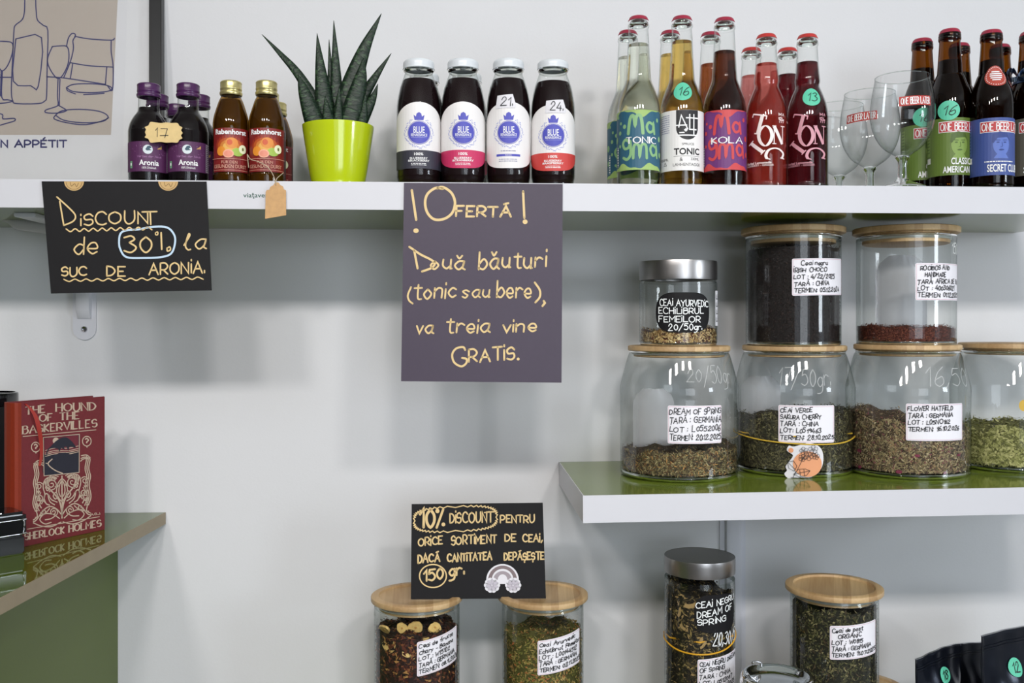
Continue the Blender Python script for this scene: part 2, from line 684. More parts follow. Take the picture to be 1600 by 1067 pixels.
def plane_map(p0, n, lift=0.00025):
    n = n.normalized()

    def f(x, y, l):
        return on_plane(x, y, p0, n) + n * lift * (1 + l)
    return f


def plane_map_local(p0, n, root, lift=0.00025):
    g = plane_map(p0, n, lift)
    bpy.context.view_layer.update()
    inv = root.matrix_world.inverted()
    return lambda x, y, l: inv @ g(x, y, l)


def cyl_map(D, r, zb, rfun=None, lift=0.0002, turn=0.0):
    k = (D - r) / F

    def f(u, v, l):
        z = (HOR - v) * k + EYE - zb
        R = (rfun(z) if rfun else r) + lift * (1 + l)
        th = u * k / r + turn
        return Vector((R * sin(th), -R * cos(th), z))
    return f


def arc(dx, R):
    """photograph offset from a round thing's centre -> arc length on its surface"""
    return R * asin(max(-0.999, min(0.999, dx / R)))


# ------------------------------------------------------------------ room
Y_WALL = 1.61
Y_SH = 1.331
XL, XR, YB, ZC = -2.3, 3.0, -2.6, 2.7


def structure(o):
    o['kind'] = 'structure'
    return o


structure(box('wall_front', XL, Y_WALL, 0, XR, Y_WALL + 0.12, ZC, M_WALL))
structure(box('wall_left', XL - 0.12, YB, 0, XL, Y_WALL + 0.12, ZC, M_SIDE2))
BX0, BX1, BZ0, BZ1 = -0.65, 2.05, 0.78, 2.32
bm = bmesh.new()
for (x0, x1, z0, z1) in ((XL - .12, BX0, 0, ZC), (BX1, XR + .12, 0, ZC), (BX0, BX1, 0, BZ0), (BX0, BX1, BZ1, ZC)):
    hexa(bm, box_pts(x0, YB - .12, z0, x1, YB, z1))
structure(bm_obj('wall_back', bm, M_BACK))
bm = bmesh.new()
for (x0, x1, z0, z1) in ((BX0, BX0 + .05, BZ0, BZ1), (BX1 - .05, BX1, BZ0, BZ1), (BX0 + .05, BX1 - .05, BZ0, BZ0 + .05), (BX0 + .05, BX1 - .05, BZ1 - .05, BZ1), (.68, .72, BZ0 + .05, BZ1 - .05)):
    hexa(bm, box_pts(x0, YB - .08, z0, x1, YB - .02, z1), 0.003)
w = structure(bm_obj('fill_window', bm, M_WHITE))  # unseen window added in the back wall to go with the fill
box('pane', BX0 + .05, YB - .055, BZ0 + .05, BX1 - .05, YB - .049, BZ1 - .05, M_GLASS, w)
structure(box('floor', XL - 0.12, YB - 0.12, -0.1, XR + 0.12, Y_WALL + 0.12, 0, M_FLOOR))
structure(box('ceiling', XL - 0.12, YB - 0.12, ZC, XR + 0.12, Y_WALL + 0.12, ZC + 0.1, M_CEIL))
# right wall with a window opening
WY0, WY1, WZ0, WZ1 = -1.15, -0.10, 1.05, 2.35
bm = bmesh.new()
for (y0, y1, z0, z1) in ((YB, WY0, 0, ZC), (WY1, Y_WALL + 0.12, 0, ZC), (WY0, WY1, 0, WZ0), (WY0, WY1, WZ1, ZC)):
    hexa(bm, box_pts(XR, y0, z0, XR + 0.12, y1, z1))
structure(bm_obj('wall_right', bm, M_SIDE))
bm = bmesh.new()
for (y0, y1, z0, z1) in ((WY0, WY0 + .05, WZ0, WZ1), (WY1 - .05, WY1, WZ0, WZ1), (WY0 + .05, WY1 - .05, WZ0, WZ0 + .05),
                         (WY0 + .05, WY1 - .05, WZ1 - .05, WZ1), ((WY0 + WY1) / 2 - .02, (WY0 + WY1) / 2 + .02, WZ0 + .05, WZ1 - .05)):
    hexa(bm, box_pts(XR + .02, y0, z0, XR + 0.08, y1, z1), 0.003)
w = structure(bm_obj('window_1', bm, M_WHITE))
box('pane', XR + .045, WY0 + .05, WZ0 + .05, XR + .051, WY1 - .05, WZ1 - .05, M_GLASS, w)

# ------------------------------------------------------------------ shelves
zU1 = P(800, 286, Y_SH).z
zU0 = P(800, 329.2, Y_SH).z
XU0, XU1 = P(-520, 300, Y_SH).x, P(1760, 300, Y_SH).x


def shelf(name, label, x0, x1, y0, y1, z0, z1, loc=(0, 0, 0), tilt=0.0):
    """white-edged board with green glossy faces, built about loc"""
    t = thing(name, label, 'shelf', loc)
    t.rotation_euler = (0, -tilt, 0)
    th = 0.0012
    bm = bmesh.new()
    hexa(bm, box_pts(x0 - th, y0 - th, z0, x1 + th, y0, z1))
    hexa(bm, box_pts(x0 - th, y0, z0, x0, y1, z1))
    hexa(bm, box_pts(x1, y0, z0, x1 + th, y1, z1))
    bm_obj('edge_band', bm, M_WHITE, t)
    bm = bmesh.new()
    hexa(bm, box_pts(x0, y0, z0, x1, y1, z1))
    bm_obj('board', bm, M_GREEN, t)
    return t


sh1 = shelf('wall_shelf', 'long upper wall shelf with white front edge carrying the bottles', XU0, XU1, Y_SH, Y_WALL - .0005, zU0, zU1)

pM = P(912, 774, 1.295)
Y_M = 1.295
TILT = radians(0.50)
zMl = pM.z
sh2 = shelf('wall_shelf', 'middle wall shelf with green top carrying the rows of tea jars', 0, P(1760, 770, Y_M).x - pM.x, 0, Y_WALL - .0005 - Y_M,
            -(817 - 774) * depth(pM.x, Y_M) / F, 0, (pM.x, Y_M, pM.z), TILT)


def z_mid(X):
    return zMl + (X - pM.x) * tan(TILT)


Z_LOW = EYE - 0.66
sh3 = shelf('wall_shelf', 'lowest wall shelf, hidden below the bottom jars', P(540, 900, 1.40).x - 0.12, P(1700, 900, 1.4).x, 1.27, Y_WALL - .0005, Z_LOW - 0.038, Z_LOW)

# printed word on the upper shelf's front
a = Art()
a.type('via\u0163aver', 380, 419, 301.5, 310.5, mat('dark_green_print', '2c5a4a', 0.5), 1, bold=0.01)
o = a.build('printed_word', plane_map(Vector((0, Y_SH - 0.0012, 0)), Vector((0, -1, 0)), 0.0001), sh1)

# ------------------------------------------------------------------ brackets
def bracket(label, px0, px1, ytop_z, ybot, has_screw, arm_z):
    X0, X1 = P(px0, 500, Y_WALL).x, P(px1, 500, Y_WALL).x
    cx, hw = (X0 + X1) / 2, (X1 - X0) / 2
    zb = P(px0, ybot, Y_WALL).z
    t = thing('shelf_bracket', label, 'bracket', (cx, Y_WALL, zb))
    H = ytop_z - zb
    # back plate with a round foot
    vs, fs = [], []
    out = [(-hw, H)] + [(-hw * cos(radians(a_)), hw - hw * sin(radians(a_))) for a_ in range(0, 181, 12)] + [(hw, H)]
    n = len(out)
    th = 0.003
    for (x, z) in out:
        vs.append((x, -th, z))
    for (x, z) in out:
        vs.append((x, -0.0002, z))
    fs.append(tuple(range(n)))
    for i in range(n):
        j = (i + 1) % n
        fs.append((i, i + n, j + n, j))
    mesh_obj('back_plate', vs, fs, M_BRACKET, t)
    # raised rib down the middle
    bm = bmesh.new()
    rb = hw * 0.62
    segs = [(H, 1.0), (hw * 2.6, 1.0), (hw * 1.9, 0.15)]
    rows = []
    for z, s_ in segs:
        rows.append([bm.verts.new((rb * x, -th - 0.011 * y * s_, z)) for x, y in ((-1, 0), (-.92, .8), (-.6, 1), (.6, 1), (.92, .8), (1, 0))])
    for r0, r1 in zip(rows, rows[1:]):
        for i in range(5):
            bm.faces.new((r0[i], r0[i + 1], r1[i + 1], r1[i]))
    bm_obj('rib', bm, M_BRACKET, t, smooth=True).data.set_sharp_from_angle(angle=radians(35))
    if has_screw:
        prof = [(0, 0.0010), (0.0016, 0.0008), (0.002, 0.0018), (0.0042, 0.0022), (0.005, 0.0012), (0.0052, 0)]
        s = lathe('screw', prof, M_CHROME, t, 20)
        s.rotation_euler = (pi / 2, 0, 0)
        s.location = (0, -th, hw * 0.95)
    box('arm', -hw * .8, -0.22, H - .006, hw * .8, -0.003, H - .0002, M_BRACKET, t, 0.001)
    return t


bracket('white steel shelf bracket with round screwed foot below the left black discount sign', 115, 151, zU0, 531, True, 0)
xb = P(1144, 815, Y_WALL).x
bracket('white steel shelf bracket under the middle shelf behind the steel-lidded tall jar', 1124, 1164,
        z_mid(xb) - (817 - 774) * depth(pM.x, Y_M) / F - 0.001, 1160, True, 0)

# ------------------------------------------------------------------ cables under the left end of the upper shelf
YC = 1.50
pts = [P(-60, 336, YC), P(-20, 338, YC), P(4, 340, YC), P(16, 343.5, YC), P(28, 348.5, YC), P(48, 351.5, YC), P(70, 354, YC), P(96, 357, YC), P(118, 360, YC)]
rad = [5, 5, 5, 6.5, 10, 10.5, 10.5, 10, 6]
pts2 = catmull([tuple(p) for p in pts], 3)
rad2 = [r[0] * YC / F for r in catmull([(r, 0) for r in rad], 3)]
o = tube('cable_sleeve', pts2, rad2, mat('grey_white_plastic', 'b9b8bb', 0.45), None, 14)
tag(o, 'off-white cable sleeve running under the upper shelf at the far left', 'cable cover')
pts = [P(-60, 331, YC - .03), P(-10, 332.5, YC - .03), P(14, 333, YC - .03), P(32, 334.5, YC - .03), P(46, 337.5, YC - .03), P(58, 340.2, YC - .02)]
o = tube('power_cable', catmull([tuple(p) for p in pts], 4), 0.0018, M_BLACK, None, 8)
tag(o, 'thin black cable lying on the off-white sleeve under the upper shelf', 'cable')

# ------------------------------------------------------------------ counter at the left
cA = P(259.7, 800, Y_WALL)
zc = cA.z
cB = PZ(-60, 800 + (259.7 + 60) * 0.5185, zc)          # where the near edge leaves the frame
dirc = (cA - cB).normalized()
cN = cA - dirc * 0.95
cA2 = cA - dirc * 0.002
th = 18.2 * depth(cA.x, Y_WALL) / F
left = Vector((-1.25, 0, 0))
ct = thing('counter', 'green-topped counter with tan edge running to the wall under the red book', 'counter', (cA.x, Y_WALL, zc))
org = Vector(ct.location)


def cpts(a_, b_, c_, d_, z0, z1):
    r = []
    for z in (z0, z1):
        for q in (a_, b_, c_, d_):
            r.append((q.x - org.x, q.y - org.y, z - org.z))
    return r


edge_in = Vector((-0.0015, 0, 0))
bm = bmesh.new()
a_, b_, c_, d_ = Vector((cN.x - 0.8, cN.y, 0)), cN + edge_in, cA2 + edge_in, Vector((cA2.x - 1.0, cA2.y, 0))
hexa(bm, cpts(a_, b_, c_, d_, zc - th, zc))
bm_obj('counter_top', bm, M_COUNTER, ct)
bm = bmesh.new()
hexa(bm, cpts(cN + edge_in, cN, cA2, cA2 + edge_in, zc - th, zc))
bm_obj('edge_strip', bm, M_TAN, ct)
# side panel under the overhang
qA = P(184.5, 860, Y_WALL)
qA = Vector((qA.x, Y_WALL - .001, 0))
qN = qA - Vector((dirc.x, dirc.y, 0)).normalized() * 0.93
bm = bmesh.new()
inn = Vector((-0.018, 0, 0))
hexa(bm, cpts(qN + inn, qN, qA, qA + inn, 0.0, zc - th))
bm_obj('side_panel', bm, M_GREENPANEL, ct)

# ------------------------------------------------------------------ framed picture leaning on the wall
pb, ptp = P(240, 283, 1.565), P(240, 0, 1.602)
lean = (ptp - pb).normalized()
nrm = Vector((0, -lean.z, lean.y)).normalized()
if nrm.y > 0:
    nrm = -nrm
zsh = zU1


def fp(px, py, off=0.0):
    return on_plane(px, py, pb + nrm * off, nrm)


xo = fp(262.5, 150).x          # outer right side
xi = fp(243.0, 150).x
x_left = xo - 0.60
org = Vector((xo, 0, zsh))
yb = pb.y + lean.y / lean.z * (zsh - pb.z)
Lh = 0.50
fr = thing('framed_picture', 'black-framed line drawing of bottle and glasses leaning behind the purple-capped bottles', 'picture', (xo, yb, zsh))
upv = lean


def fpt(x, s_, off):
    """x world, s_ length up the leaning board, off towards the viewer"""
    return Vector((x - xo, 0, 0)) + upv * s_ + nrm * off


def slab(name, x0, x1, s0, s1, o0, o1, m, parent, bev=0.0):
    bm = bmesh.new()
    pts = []
    for o_ in (o0, o1):
        pts += [fpt(x0, s0, o_), fpt(x1, s0, o_), fpt(x1, s1, o_), fpt(x0, s1, o_)]
    hexa(bm, pts, bev)
    bmesh.ops.recalc_face_normals(bm, faces=bm.faces)
    return bm_obj(name, bm, m, parent)


bw = xo - xi
slab('frame_rail', xo - bw, xo, 0, Lh, -0.004, 0.013, M_BLACK, fr, 0.001)
slab('frame_rail', x_left, x_left + bw, 0, Lh, -0.004, 0.013, M_BLACK, fr, 0.001)
slab('frame_rail', x_left + bw, xo - bw, 0, bw, -0.004, 0.013, M_BLACK, fr, 0.001)
slab('frame_rail', x_left + bw, xo - bw, Lh - bw, Lh, -0.004, 0.013, M_BLACK, fr, 0.001)
slab('backing_board', x_left + bw, xo - bw, bw, Lh - bw, -0.004, -0.001, mat('picture_mat', 'e6e6e8', 0.7), fr)
slab('picture_glass', x_left + bw, xo - bw, bw, Lh - bw, 0.006, 0.0062, M_FRAMEGLASS, fr)
NAVY = mat('navy_line_print', '33356e', 0.6)
a = Art(3)
a.poly([(-330, -240), (202, -240), (199, 0), (191, 281), (-330, 281)], mat('picture_paper', 'e2e2e5', 0.7), 0)
a.poly([(-280, -200), (189, -200), (184, 0), (173.5, 211), (-280, 211)], mat('picture_beige', 'bdb2a8', 0.7), 1)
LN = [[(39, -60), (39, 0), (38, 22), (34, 32), (24, 40), (22, 50), (20, 90), (18, 140), (20, 157), (26, 162), (60, 162), (70, 158), (73, 150), (74, 100), (75, 48), (68, 40), (59, 32), (57, 20), (56, 0), (56, -60)],
      [(25, 61), (65, 59), (60, 135), (48, 134), (21, 127), (25, 61)],
      [(-20, 65), (10, 65), (20, 69), (19, 85), (12, 103), (4, 111), (-2, 105), (-10, 95)], [(2, 111), (1, 150)], [(4, 111), (3, 152), (12, 156), (20, 158), (8, 161), (-12, 162)],
      [(-12, 176), (4, 179), (5, 186), (22, 185), (23, 189), (10, 193), (-10, 199)],
      [(82, 73), (75, 90), (76, 103), (84, 117), (91, 123), (98, 118), (106, 102), (108, 86), (105, 73), (93, 72), (82, 73)],
      [(91, 124), (90, 150), (91, 164), (84, 168), (72, 172), (72, 176), (88, 177), (104, 173), (92, 165)], [(94, 124), (93, 150), (93, 164)],
      [(104, 73), (107, 60), (112, 53), (117, 53), (118, 57), (114, 64), (115, 76), (110, 97), (100, 121)],
      [(117, 57), (140, 61), (174, 63), (179, 60)], [(174, 63), (174, 82), (177, 104), (176, 141), (168, 134)], [(109, 98), (140, 103), (177, 105)],
      [(114, 99), (110, 123)], [(167, 105), (165, 132)], [(73, 120), (100, 122), (140, 128), (165, 132)], [(0, 121), (18, 121)],
      [(104, 137), (115, 132), (140, 131), (165, 133), (175, 138), (168, 143), (140, 145), (114, 143), (104, 137)],
      [(104, 137), (106, 142), (118, 147)], [(131, 148), (150, 147), (163, 146)],
      [(87, 180), (98, 173), (125, 171), (155, 174), (169, 182), (160, 190), (130, 192), (100, 188), (87, 180)], [(87, 180), (85, 186), (105, 192), (134, 195), (160, 189), (170, 184)]]
for l_ in LN:
    a.stroke(catmull(l_, 3), 1.8, NAVY, 2)
a.hand('BON APP\u00c9TIT', -26, 104, 230, 10.5, 2.5, NAVY, 2, jit=0.0)
fm = plane_map(pb + nrm * -0.001, nrm, 0.0002)
off0 = Vector(fr.location)
a.build('print', lambda x, y, l: fm(x, y, l) - off0, fr)


# ------------------------------------------------------------------ bottles
def make_rfun(prof):
    ps = sorted([(z, r) for r, z in prof], key=lambda t: t[0])

    def rf(z):
        best = None
        for (z0, r0), (z1, r1) in zip(prof_s, prof_s[1:]):
            if z0 <= z <= z1 and z1 > z0:
                return r0 + (r1 - r0) * (z - z0) / (z1 - z0)
        return prof_s[-1][1]
    prof_s = [(z, r) for r, z in prof]
    return rf


class Round:
    """a round thing standing at photograph column cx, world depth Y, on height zb"""

    def __init__(s, name, label, cat, cx, Y, zb, group=None, turn=0.0, ymid=300):
        X = P(cx, ymid, Y).x
        s.X, s.Y, s.zb = X, Y, zb
        s.D = depth(X, Y)
        s.k = s.D / F
        s.root = thing(name, label, cat, (X, Y, zb), -atan2(X, Y) + turn, group)

    def z(s, y):
        return (HOR - y) * s.k + EYE - s.zb

    def prof(s, px, n=4):
        """px: (halfwidth, y[,corner]); y None means the base"""
        return lin_prof([((p[0] * s.k), (0.0 if p[1] is None else s.z(p[1]))) + tuple(p[2:]) for p in px], n)

    def body(s, px, glass, liquid=None, level=None, wall=1.3, seg=44, name='glass_body'):
        s.pr = s.prof(px)
        s.rf = make_rfun(s.pr)
        lathe(name, s.pr, glass, s.root, seg)
        if liquid:
            zt = s.z(level)
            w_ = wall * s.k
            zb0 = 0.0035
            q = [(0, zb0)]
            for r, z in s.pr:
                if r <= 0 or z < zb0 - 1e-6:
                    continue
                if z > zt:
                    break
                q.append((max(0.001, r - w_), z))
            q.append((max(0.001, s.rf(zt) - w_), zt))
            q.append((0, zt))
            if q[1][1] > zb0 + 1e-5:
                q.insert(1, (s.rf(zb0) * 0.93 - w_, zb0))
            lathe('liquid', q, liquid, s.root, seg)

    def map(s, rpx, turn=0.0, lift=0.0002, follow=True):
        return cyl_map(s.D, rpx * s.k, s.zb, s.rf if follow else None, lift, turn)


def screw_cap(R, ytop, ybot, hw, m, ridges=60, rings=True):
    zt, zb_, r = R.z(ytop), R.z(ybot), hw * R.k
    h = zt - zb_
    p = [(0, zt), (r * .86, zt, 1), (r * .97, zt - h * .06), (r, zt - h * .14), (r * .985, zt - h * .16, 1), (r * .985, zt - h * .5, 1),
         (r * 1.0, zt - h * .53, 1), (r, zt - h * .60, 1), (r * .97, zt - h * .63, 1), (r * .97, zt - h * .74, 1), (r * 1.03, zt - h * .78), (r * 1.04, zt - h * .88), (r * 1.0, zb_, 1), (r * .9, zb_)]
    o = lathe('screw_cap', lin_prof(p, 2), m, R.root, 48)
    return o


def lug_cap(R, ytop, ybot, hw, m):
    zt, zb_, r = R.z(ytop), R.z(ybot), hw * R.k
    h = zt - zb_
    p = [(0, zt - h * .06), (r * .7, zt - h * .06), (r * .8, zt), (r * .9, zt - h * .02), (r * .985, zt - h * .22), (r * 1.0, zt - h * .5), (r * .995, zb_ + h * .12), (r * 1.03, zb_ + h * .05), (r * 1.0, zb_, 1), (r * .9, zb_)]
    return lathe('lug_cap', lin_prof(p, 3), m, R.root, 40)


def crown_cap(R, ytop, hw, m):
    zt, r = R.z(ytop), hw * R.k
    h = r * 0.43
    p = [(0, zt), (r * .55, zt - h * .02), (r * .78, zt - h * .1), (r * .87, zt - h * .3), (r * .90, zt - h * .55), (r * .97, zt - h * .85), (r * 1.0, zt - h), (r * .93, zt - h), (r * .5, zt - h)]
    return lathe('crown_cap', p, m, R.root, 84, flute=(0.25, zt - h * 1.01, zt - h * .3, -r * .045))


def small_lines(a, x0, x1, ys, m, h=1.6, seed=1):
    rnd = random.Random(seed)
    for y in ys:
        x = x0
        while x < x1 - 1:
            w_ = rnd.uniform(1.5, 5)
            a.rect(x, y, min(x1, x + w_), y + h, m, 2)
            x += w_ + rnd.uniform(.5, 1.1)


Y1 = 1.373
Y2 = Y1 + 0.064
Y3 = Y1 + 0.128

# ---- purple-capped dark juice
PURPLE = mat('purple_cap', '48244f', 0.25)
PLAB = mat('purple_label', '522650', 0.5)
DARKJ = mat('dark_berry_juice', '0c0508', 0.5, spec=0.1)
LOGO = mat('pale_logo_print', 'cdd6da', 0.5)
PINKP = mat('mauve_print', '9a6a98', 0.5)
WHITEP = mat('white_print', 'ececec', 0.5)


def aronia(label, cx, turn=0.0):
    R = Round('juice_bottle', label, 'bottle', cx, Y1, zU1, None, turn)
    R.body([(0, None), (26, None), (29, 289.5), (30.3, 283), (30.5, 215), (30.2, 205), (27.5, 194), (22, 183.5), (17.5, 177), (15.8, 170), (15.6, 150, 1)], M_GLASS, DARKJ, 169.5)
    screw_cap(R, 132, 153, 17.5, PURPLE)
    a = Art(5)
    a.rect(-46, 220.5, 46, 267.5, PLAB, 0)
    a.ell(-1.5, 233, 7.2, 7.2, LOGO, 1)
    a.poly([(-5, 233), (-2, 228), (2, 227), (4, 230), (1, 232), (4, 234), (-3, 235)], mat('dark_teal_print', '2b4a5c', .5), 2)
    a.hand('Verten der Nach', -18, 19, 245.5, 3, 0.5, PINKP, 1, slant=.2)
    a.type('Aronia', -14.5, 15, 249.3, 258, WHITEP, 1, bold=0.02)
    a.type('100% Direktsaft', -10, 11, 260, 263.3, WHITEP, 1)
    a.poly([(12, 232), (20, 226), (20, 231)], mat('gold_print', 'c39a55', .4), 1)
    rnd = random.Random(2)
    for i in range(14):
        a.ell(rnd.choice((-1, 1)) * rnd.uniform(9, 26), rnd.uniform(224, 242), .7, .5, PINKP, 1, 6)
    a.rect(-32, 251, -27, 262, mat('leaf_green_print', '6fa07c', .5), 1)
    a.rect(-31, 254, -28, 258, WHITEP, 2)
    a.rect(31, 222, 42, 266, mat('grey_small_print', 'b9b2bb', .5), 1)
    for i in range(14):
        a.rect(32, 224 + i * 3, 41, 225.2 + i * 3, PLAB, 2)
    a.build('label', R.map(30.3), R.root, step=5)
    return R


A1 = aronia('dark juice bottle with purple cap, leftmost in the front row of its kind', 232.5)
A2 = aronia('dark juice bottle with purple cap, right of the scalloped price tag in front', 294)


def back_row(R, specs):
    for label, cx, Y in specs:
        c = copy_tree(R.root)
        X = P(cx, 300, Y).x
        c.location = (X, Y, R.zb)
        c.rotation_euler[2] = -atan2(X, Y) + random.uniform(-.2, .2)
        c['label'] = label


random.seed(4)
back_row(A1, [('purple-capped bottle standing right behind the leftmost purple-capped bottle', 246, Y2),
              ('purple-capped bottle glimpsed deepest in the gap between the two front ones', 276.5, Y3),
              ('purple-capped bottle behind, showing at the right shoulder of the second one', 311, Y2)])

# ---- amber juice
GOLDCAP = mat('gold_cap', 'c9bd84', 0.3, metal=0.75)
AMBJ = mat('amber_juice', '55461c', 0.4, spec=0.15)
RLAB = mat('dark_red_label', '7c1d1c', 0.4)


def rabe(label, cx):
    R = Round('juice_bottle', label, 'bottle', cx, Y1, zU1)
    R.body([(0, None), (23, None), (26.5, 289), (27.4, 284), (27.6, 276), (27.3, 268), (27.1, 215), (27.4, 204), (27.4, 194), (26, 184), (22.5, 172), (18.6, 160), (15.5, 153), (14.5, 148, 1)], thin_glass('brown_glass', 'd6b878', '8a6a34', 0.03, 0.5, 3.2), AMBJ, 157, wall=2.0)
    screw_cap(R, 128, 150, 16.6, GOLDCAP)
    a = Art(8)
    a.rect(-33, 199.5, 42, 268, RLAB, 0)
    a.rect(35, 202, 42, 266, mat('dark_small_print', '3c0f0e', .5), 1)
    for k, c in enumerate(('98301a', 'b4501e', 'c87a30', 'dda850')):
        a.ell(-2, 226 + k, 24 - k * 4.5, 15 - k * 2.6, mat('glow_print_%s' % 'abcd'[k], c, .5), 1 + k)
    a.ell(1, 223, 9.5, 8.5, mat('apple_print', 'd98a3a', .5), 5)
    a.ell(-2, 222, 4, 4.5, mat('apple_blush_print', 'c8552c', .5), 6)
    a.ell(-15, 236, 7, 7.5, mat('orange_print', 'dd8a28', .5), 6)
    a.ell(-4, 240, 8, 6.6, mat('grapefruit_print', 'e8a58a', .5), 7)
    a.ell(-4, 240, 6, 4.8, mat('grapefruit_pulp_print', 'dd8a72', .5), 8)
    a.ell(10, 237, 9, 6.5, mat('green_apple_print', '9db84e', .5), 6)
    a.ell(18, 232, 6.5, 7, mat('pale_apple_print', 'e6e6c0', .5), 7)
    a.ell(18, 232, 1.6, 2.6, mat('seed_print', '6a6a30', .5), 8)
    a.type('Rabenhorst', -26, 25, 201.5, 209.5, WHITEP, 3, bold=0.03)
    TP = mat('peach_print', 'd6a08a', .5)
    a.rect(-33, 212, 33, 212.6, TP, 1)
    a.rect(-33, 247.5, 33, 248.1, TP, 9)
    a.type('F\u00dcR DEN', -14, 9, 250, 255.5, TP, 9)
    a.type('GESUNDEN DURST', -27, 24, 257, 262.5, TP, 9)
    a.rect(-33, 265, 33, 265.5, TP, 1)
    a.build('label', R.map(27.3), R.root, step=5)
    for yy in ((HOR - 0),):
        pass
    return R


B1 = rabe('amber juice bottle with gold cap and red fruit label, left of the pair', 361)
B2 = rabe('amber juice bottle with gold cap and red fruit label, kraft tag tied to it', 416.5)
back_row(B2, [('gold-capped amber bottle hidden directly behind the tagged one', 420, Y2 + .004), ('gold-capped amber bottle at the right, deepest behind the tagged one', 432.5, Y3 + .004)])

# ---- scalloped price tag
pc = P(255.5, 207, Y1 - 0.032)
t = thing('price_tag', 'scalloped pale kraft tag with 17 across two purple-capped bottles', 'price tag', pc, 0.04)
k = depth(pc.x, pc.y) / F
out = []
W_, H_ = 28.0, 17.0
base = [(-W_, 0), (-W_ + 1.5, -4.5), (-W_ - .5, -8), (-W_ + 5, -10.5), (-W_ + 8, -H_ + 1), (-12, -H_ + 1.5), (-4, -H_ + 2.2), (4, -H_ + 1.2), (13, -H_ + 1.8), (W_ - 7, -H_ + 1.6), (W_ - 4, -11), (W_ + .5, -8.5), (W_ - 1.5, -4), (W_ + 1, 0)]
base = base + [(x, -y) for x, y in reversed(base[1:-1])]
ol = catmull(base, 3, closed=True)
tris = tessellate_polygon([[Vector((x, y, 0)) for x, y in ol]])
n = len(ol)
vs = [(x * k, 0, -y * k) for x, y in ol] + [(x * k, 0.0009, -y * k) for x, y in ol]
fs = [tuple(f) for f in tris] + [tuple(i + n for i in f) for f in tris] + [(i, (i + 1) % n, (i + 1) % n + n, i + n) for i in range(n)]
mesh_obj('card', vs, fs, M_KRAFT2, t)
for sts in ([[(-12, -3), (-9, -7), (-9.5, 7)]], [[(-4, -6), (6, -6), (2, 8)], [(-5, 5), (7, 4.5)]]):
    a = Art(2)
    for st in sts:
        a.stroke(st, 1.0, M_INK, 1)
    a.build('digit', lambda x, y, l: Vector((x * k, -0.0002 * (1 + l), -y * k)), t)

# ---- kraft tag hanging on twine
ptag = P(431, 314, Y_SH - 0.006)
k = depth(ptag.x, ptag.y) / F
t = thing('hanging_tag', 'brown kraft gift tag hanging on twine over the shelf edge', 'tag', ptag, 0.05)
ol = [(-15.5, -14), (-14, -17), (-10, -17.5), (-8.5, -22), (-4, -24.5), (-1, -29), (4, -29), (7, -25), (11, -23), (12, -18.5), (15.5, -17), (15.8, 22), (-16.5, 28)]
n = len(ol)
tris = tessellate_polygon([[Vector((x, y, 0)) for x, y in ol]])
vs = [(x * k, 0, -y * k) for x, y in ol] + [(x * k, 0.0008, -y * k) for x, y in ol]
fs = [tuple(f) for f in tris] + [tuple(i + n for i in f) for f in tris] + [(i, (i + 1) % n, (i + 1) % n + n, i + n) for i in range(n)]
mesh_obj('card', vs, fs, M_KRAFT, t)
TW = mat('twine', 'b5a58c', 0.8)
wl = lambda px, py, Y: Matrix.Rotation(-0.05, 3, 'Z') @ (P(px, py, Y) - ptag)
tube('twine', catmull([tuple(wl(*q)) for q in ((386.5, 241, Y1 - .029), (392, 249, Y1 - .032), (405, 253, Y1 - .034), (418, 261, Y1 - .036), (426, 272, Y1 - .038), (430, 283, Y_SH - .004), (431, 289, Y_SH - .007))], 5), 0.0006, TW, t, 6)
tube('twine', catmull([tuple(wl(*q)) for q in ((388.5, 262, Y1 - .029), (387, 248, Y1 - .030), (386.5, 241, Y1 - .029))], 5), 0.0006, TW, t, 6)
tube('twine', catmull([tuple(wl(*q)) for q in ((443, 270, Y1 - .02), (438, 274, Y1 - .034), (432, 280, Y_SH - .004), (431, 289, Y_SH - .007))], 5), 0.0006, TW, t, 6)

# ---- plant
R = Round('potted_succulent', 'dark green pointed-leaf succulent in a glossy lime green pot', 'plant', 528.5, 1.39, zU1)
POT = mat('lime_glaze', 'b9ca1c', 0.12, coat=0.4)
p = R.prof([(0, None), (39, None), (40.5, 290), (45, 268), (50, 235), (53.5, 212), (55, 202), (55.3, 198, 1), (53.8, 197.6, 1), (52.5, 206), (50, 225), (48.5, 235)])
lathe('pot', p, POT, R.root, 56)
zs = R.z(203)
lathe('soil', [(0, zs + .002), (0.03, zs), (52.5 * R.k, zs - .002)], mat('dark_soil', '2a2018', 0.95, bump=1.0, bscale=400), R.root, 24)


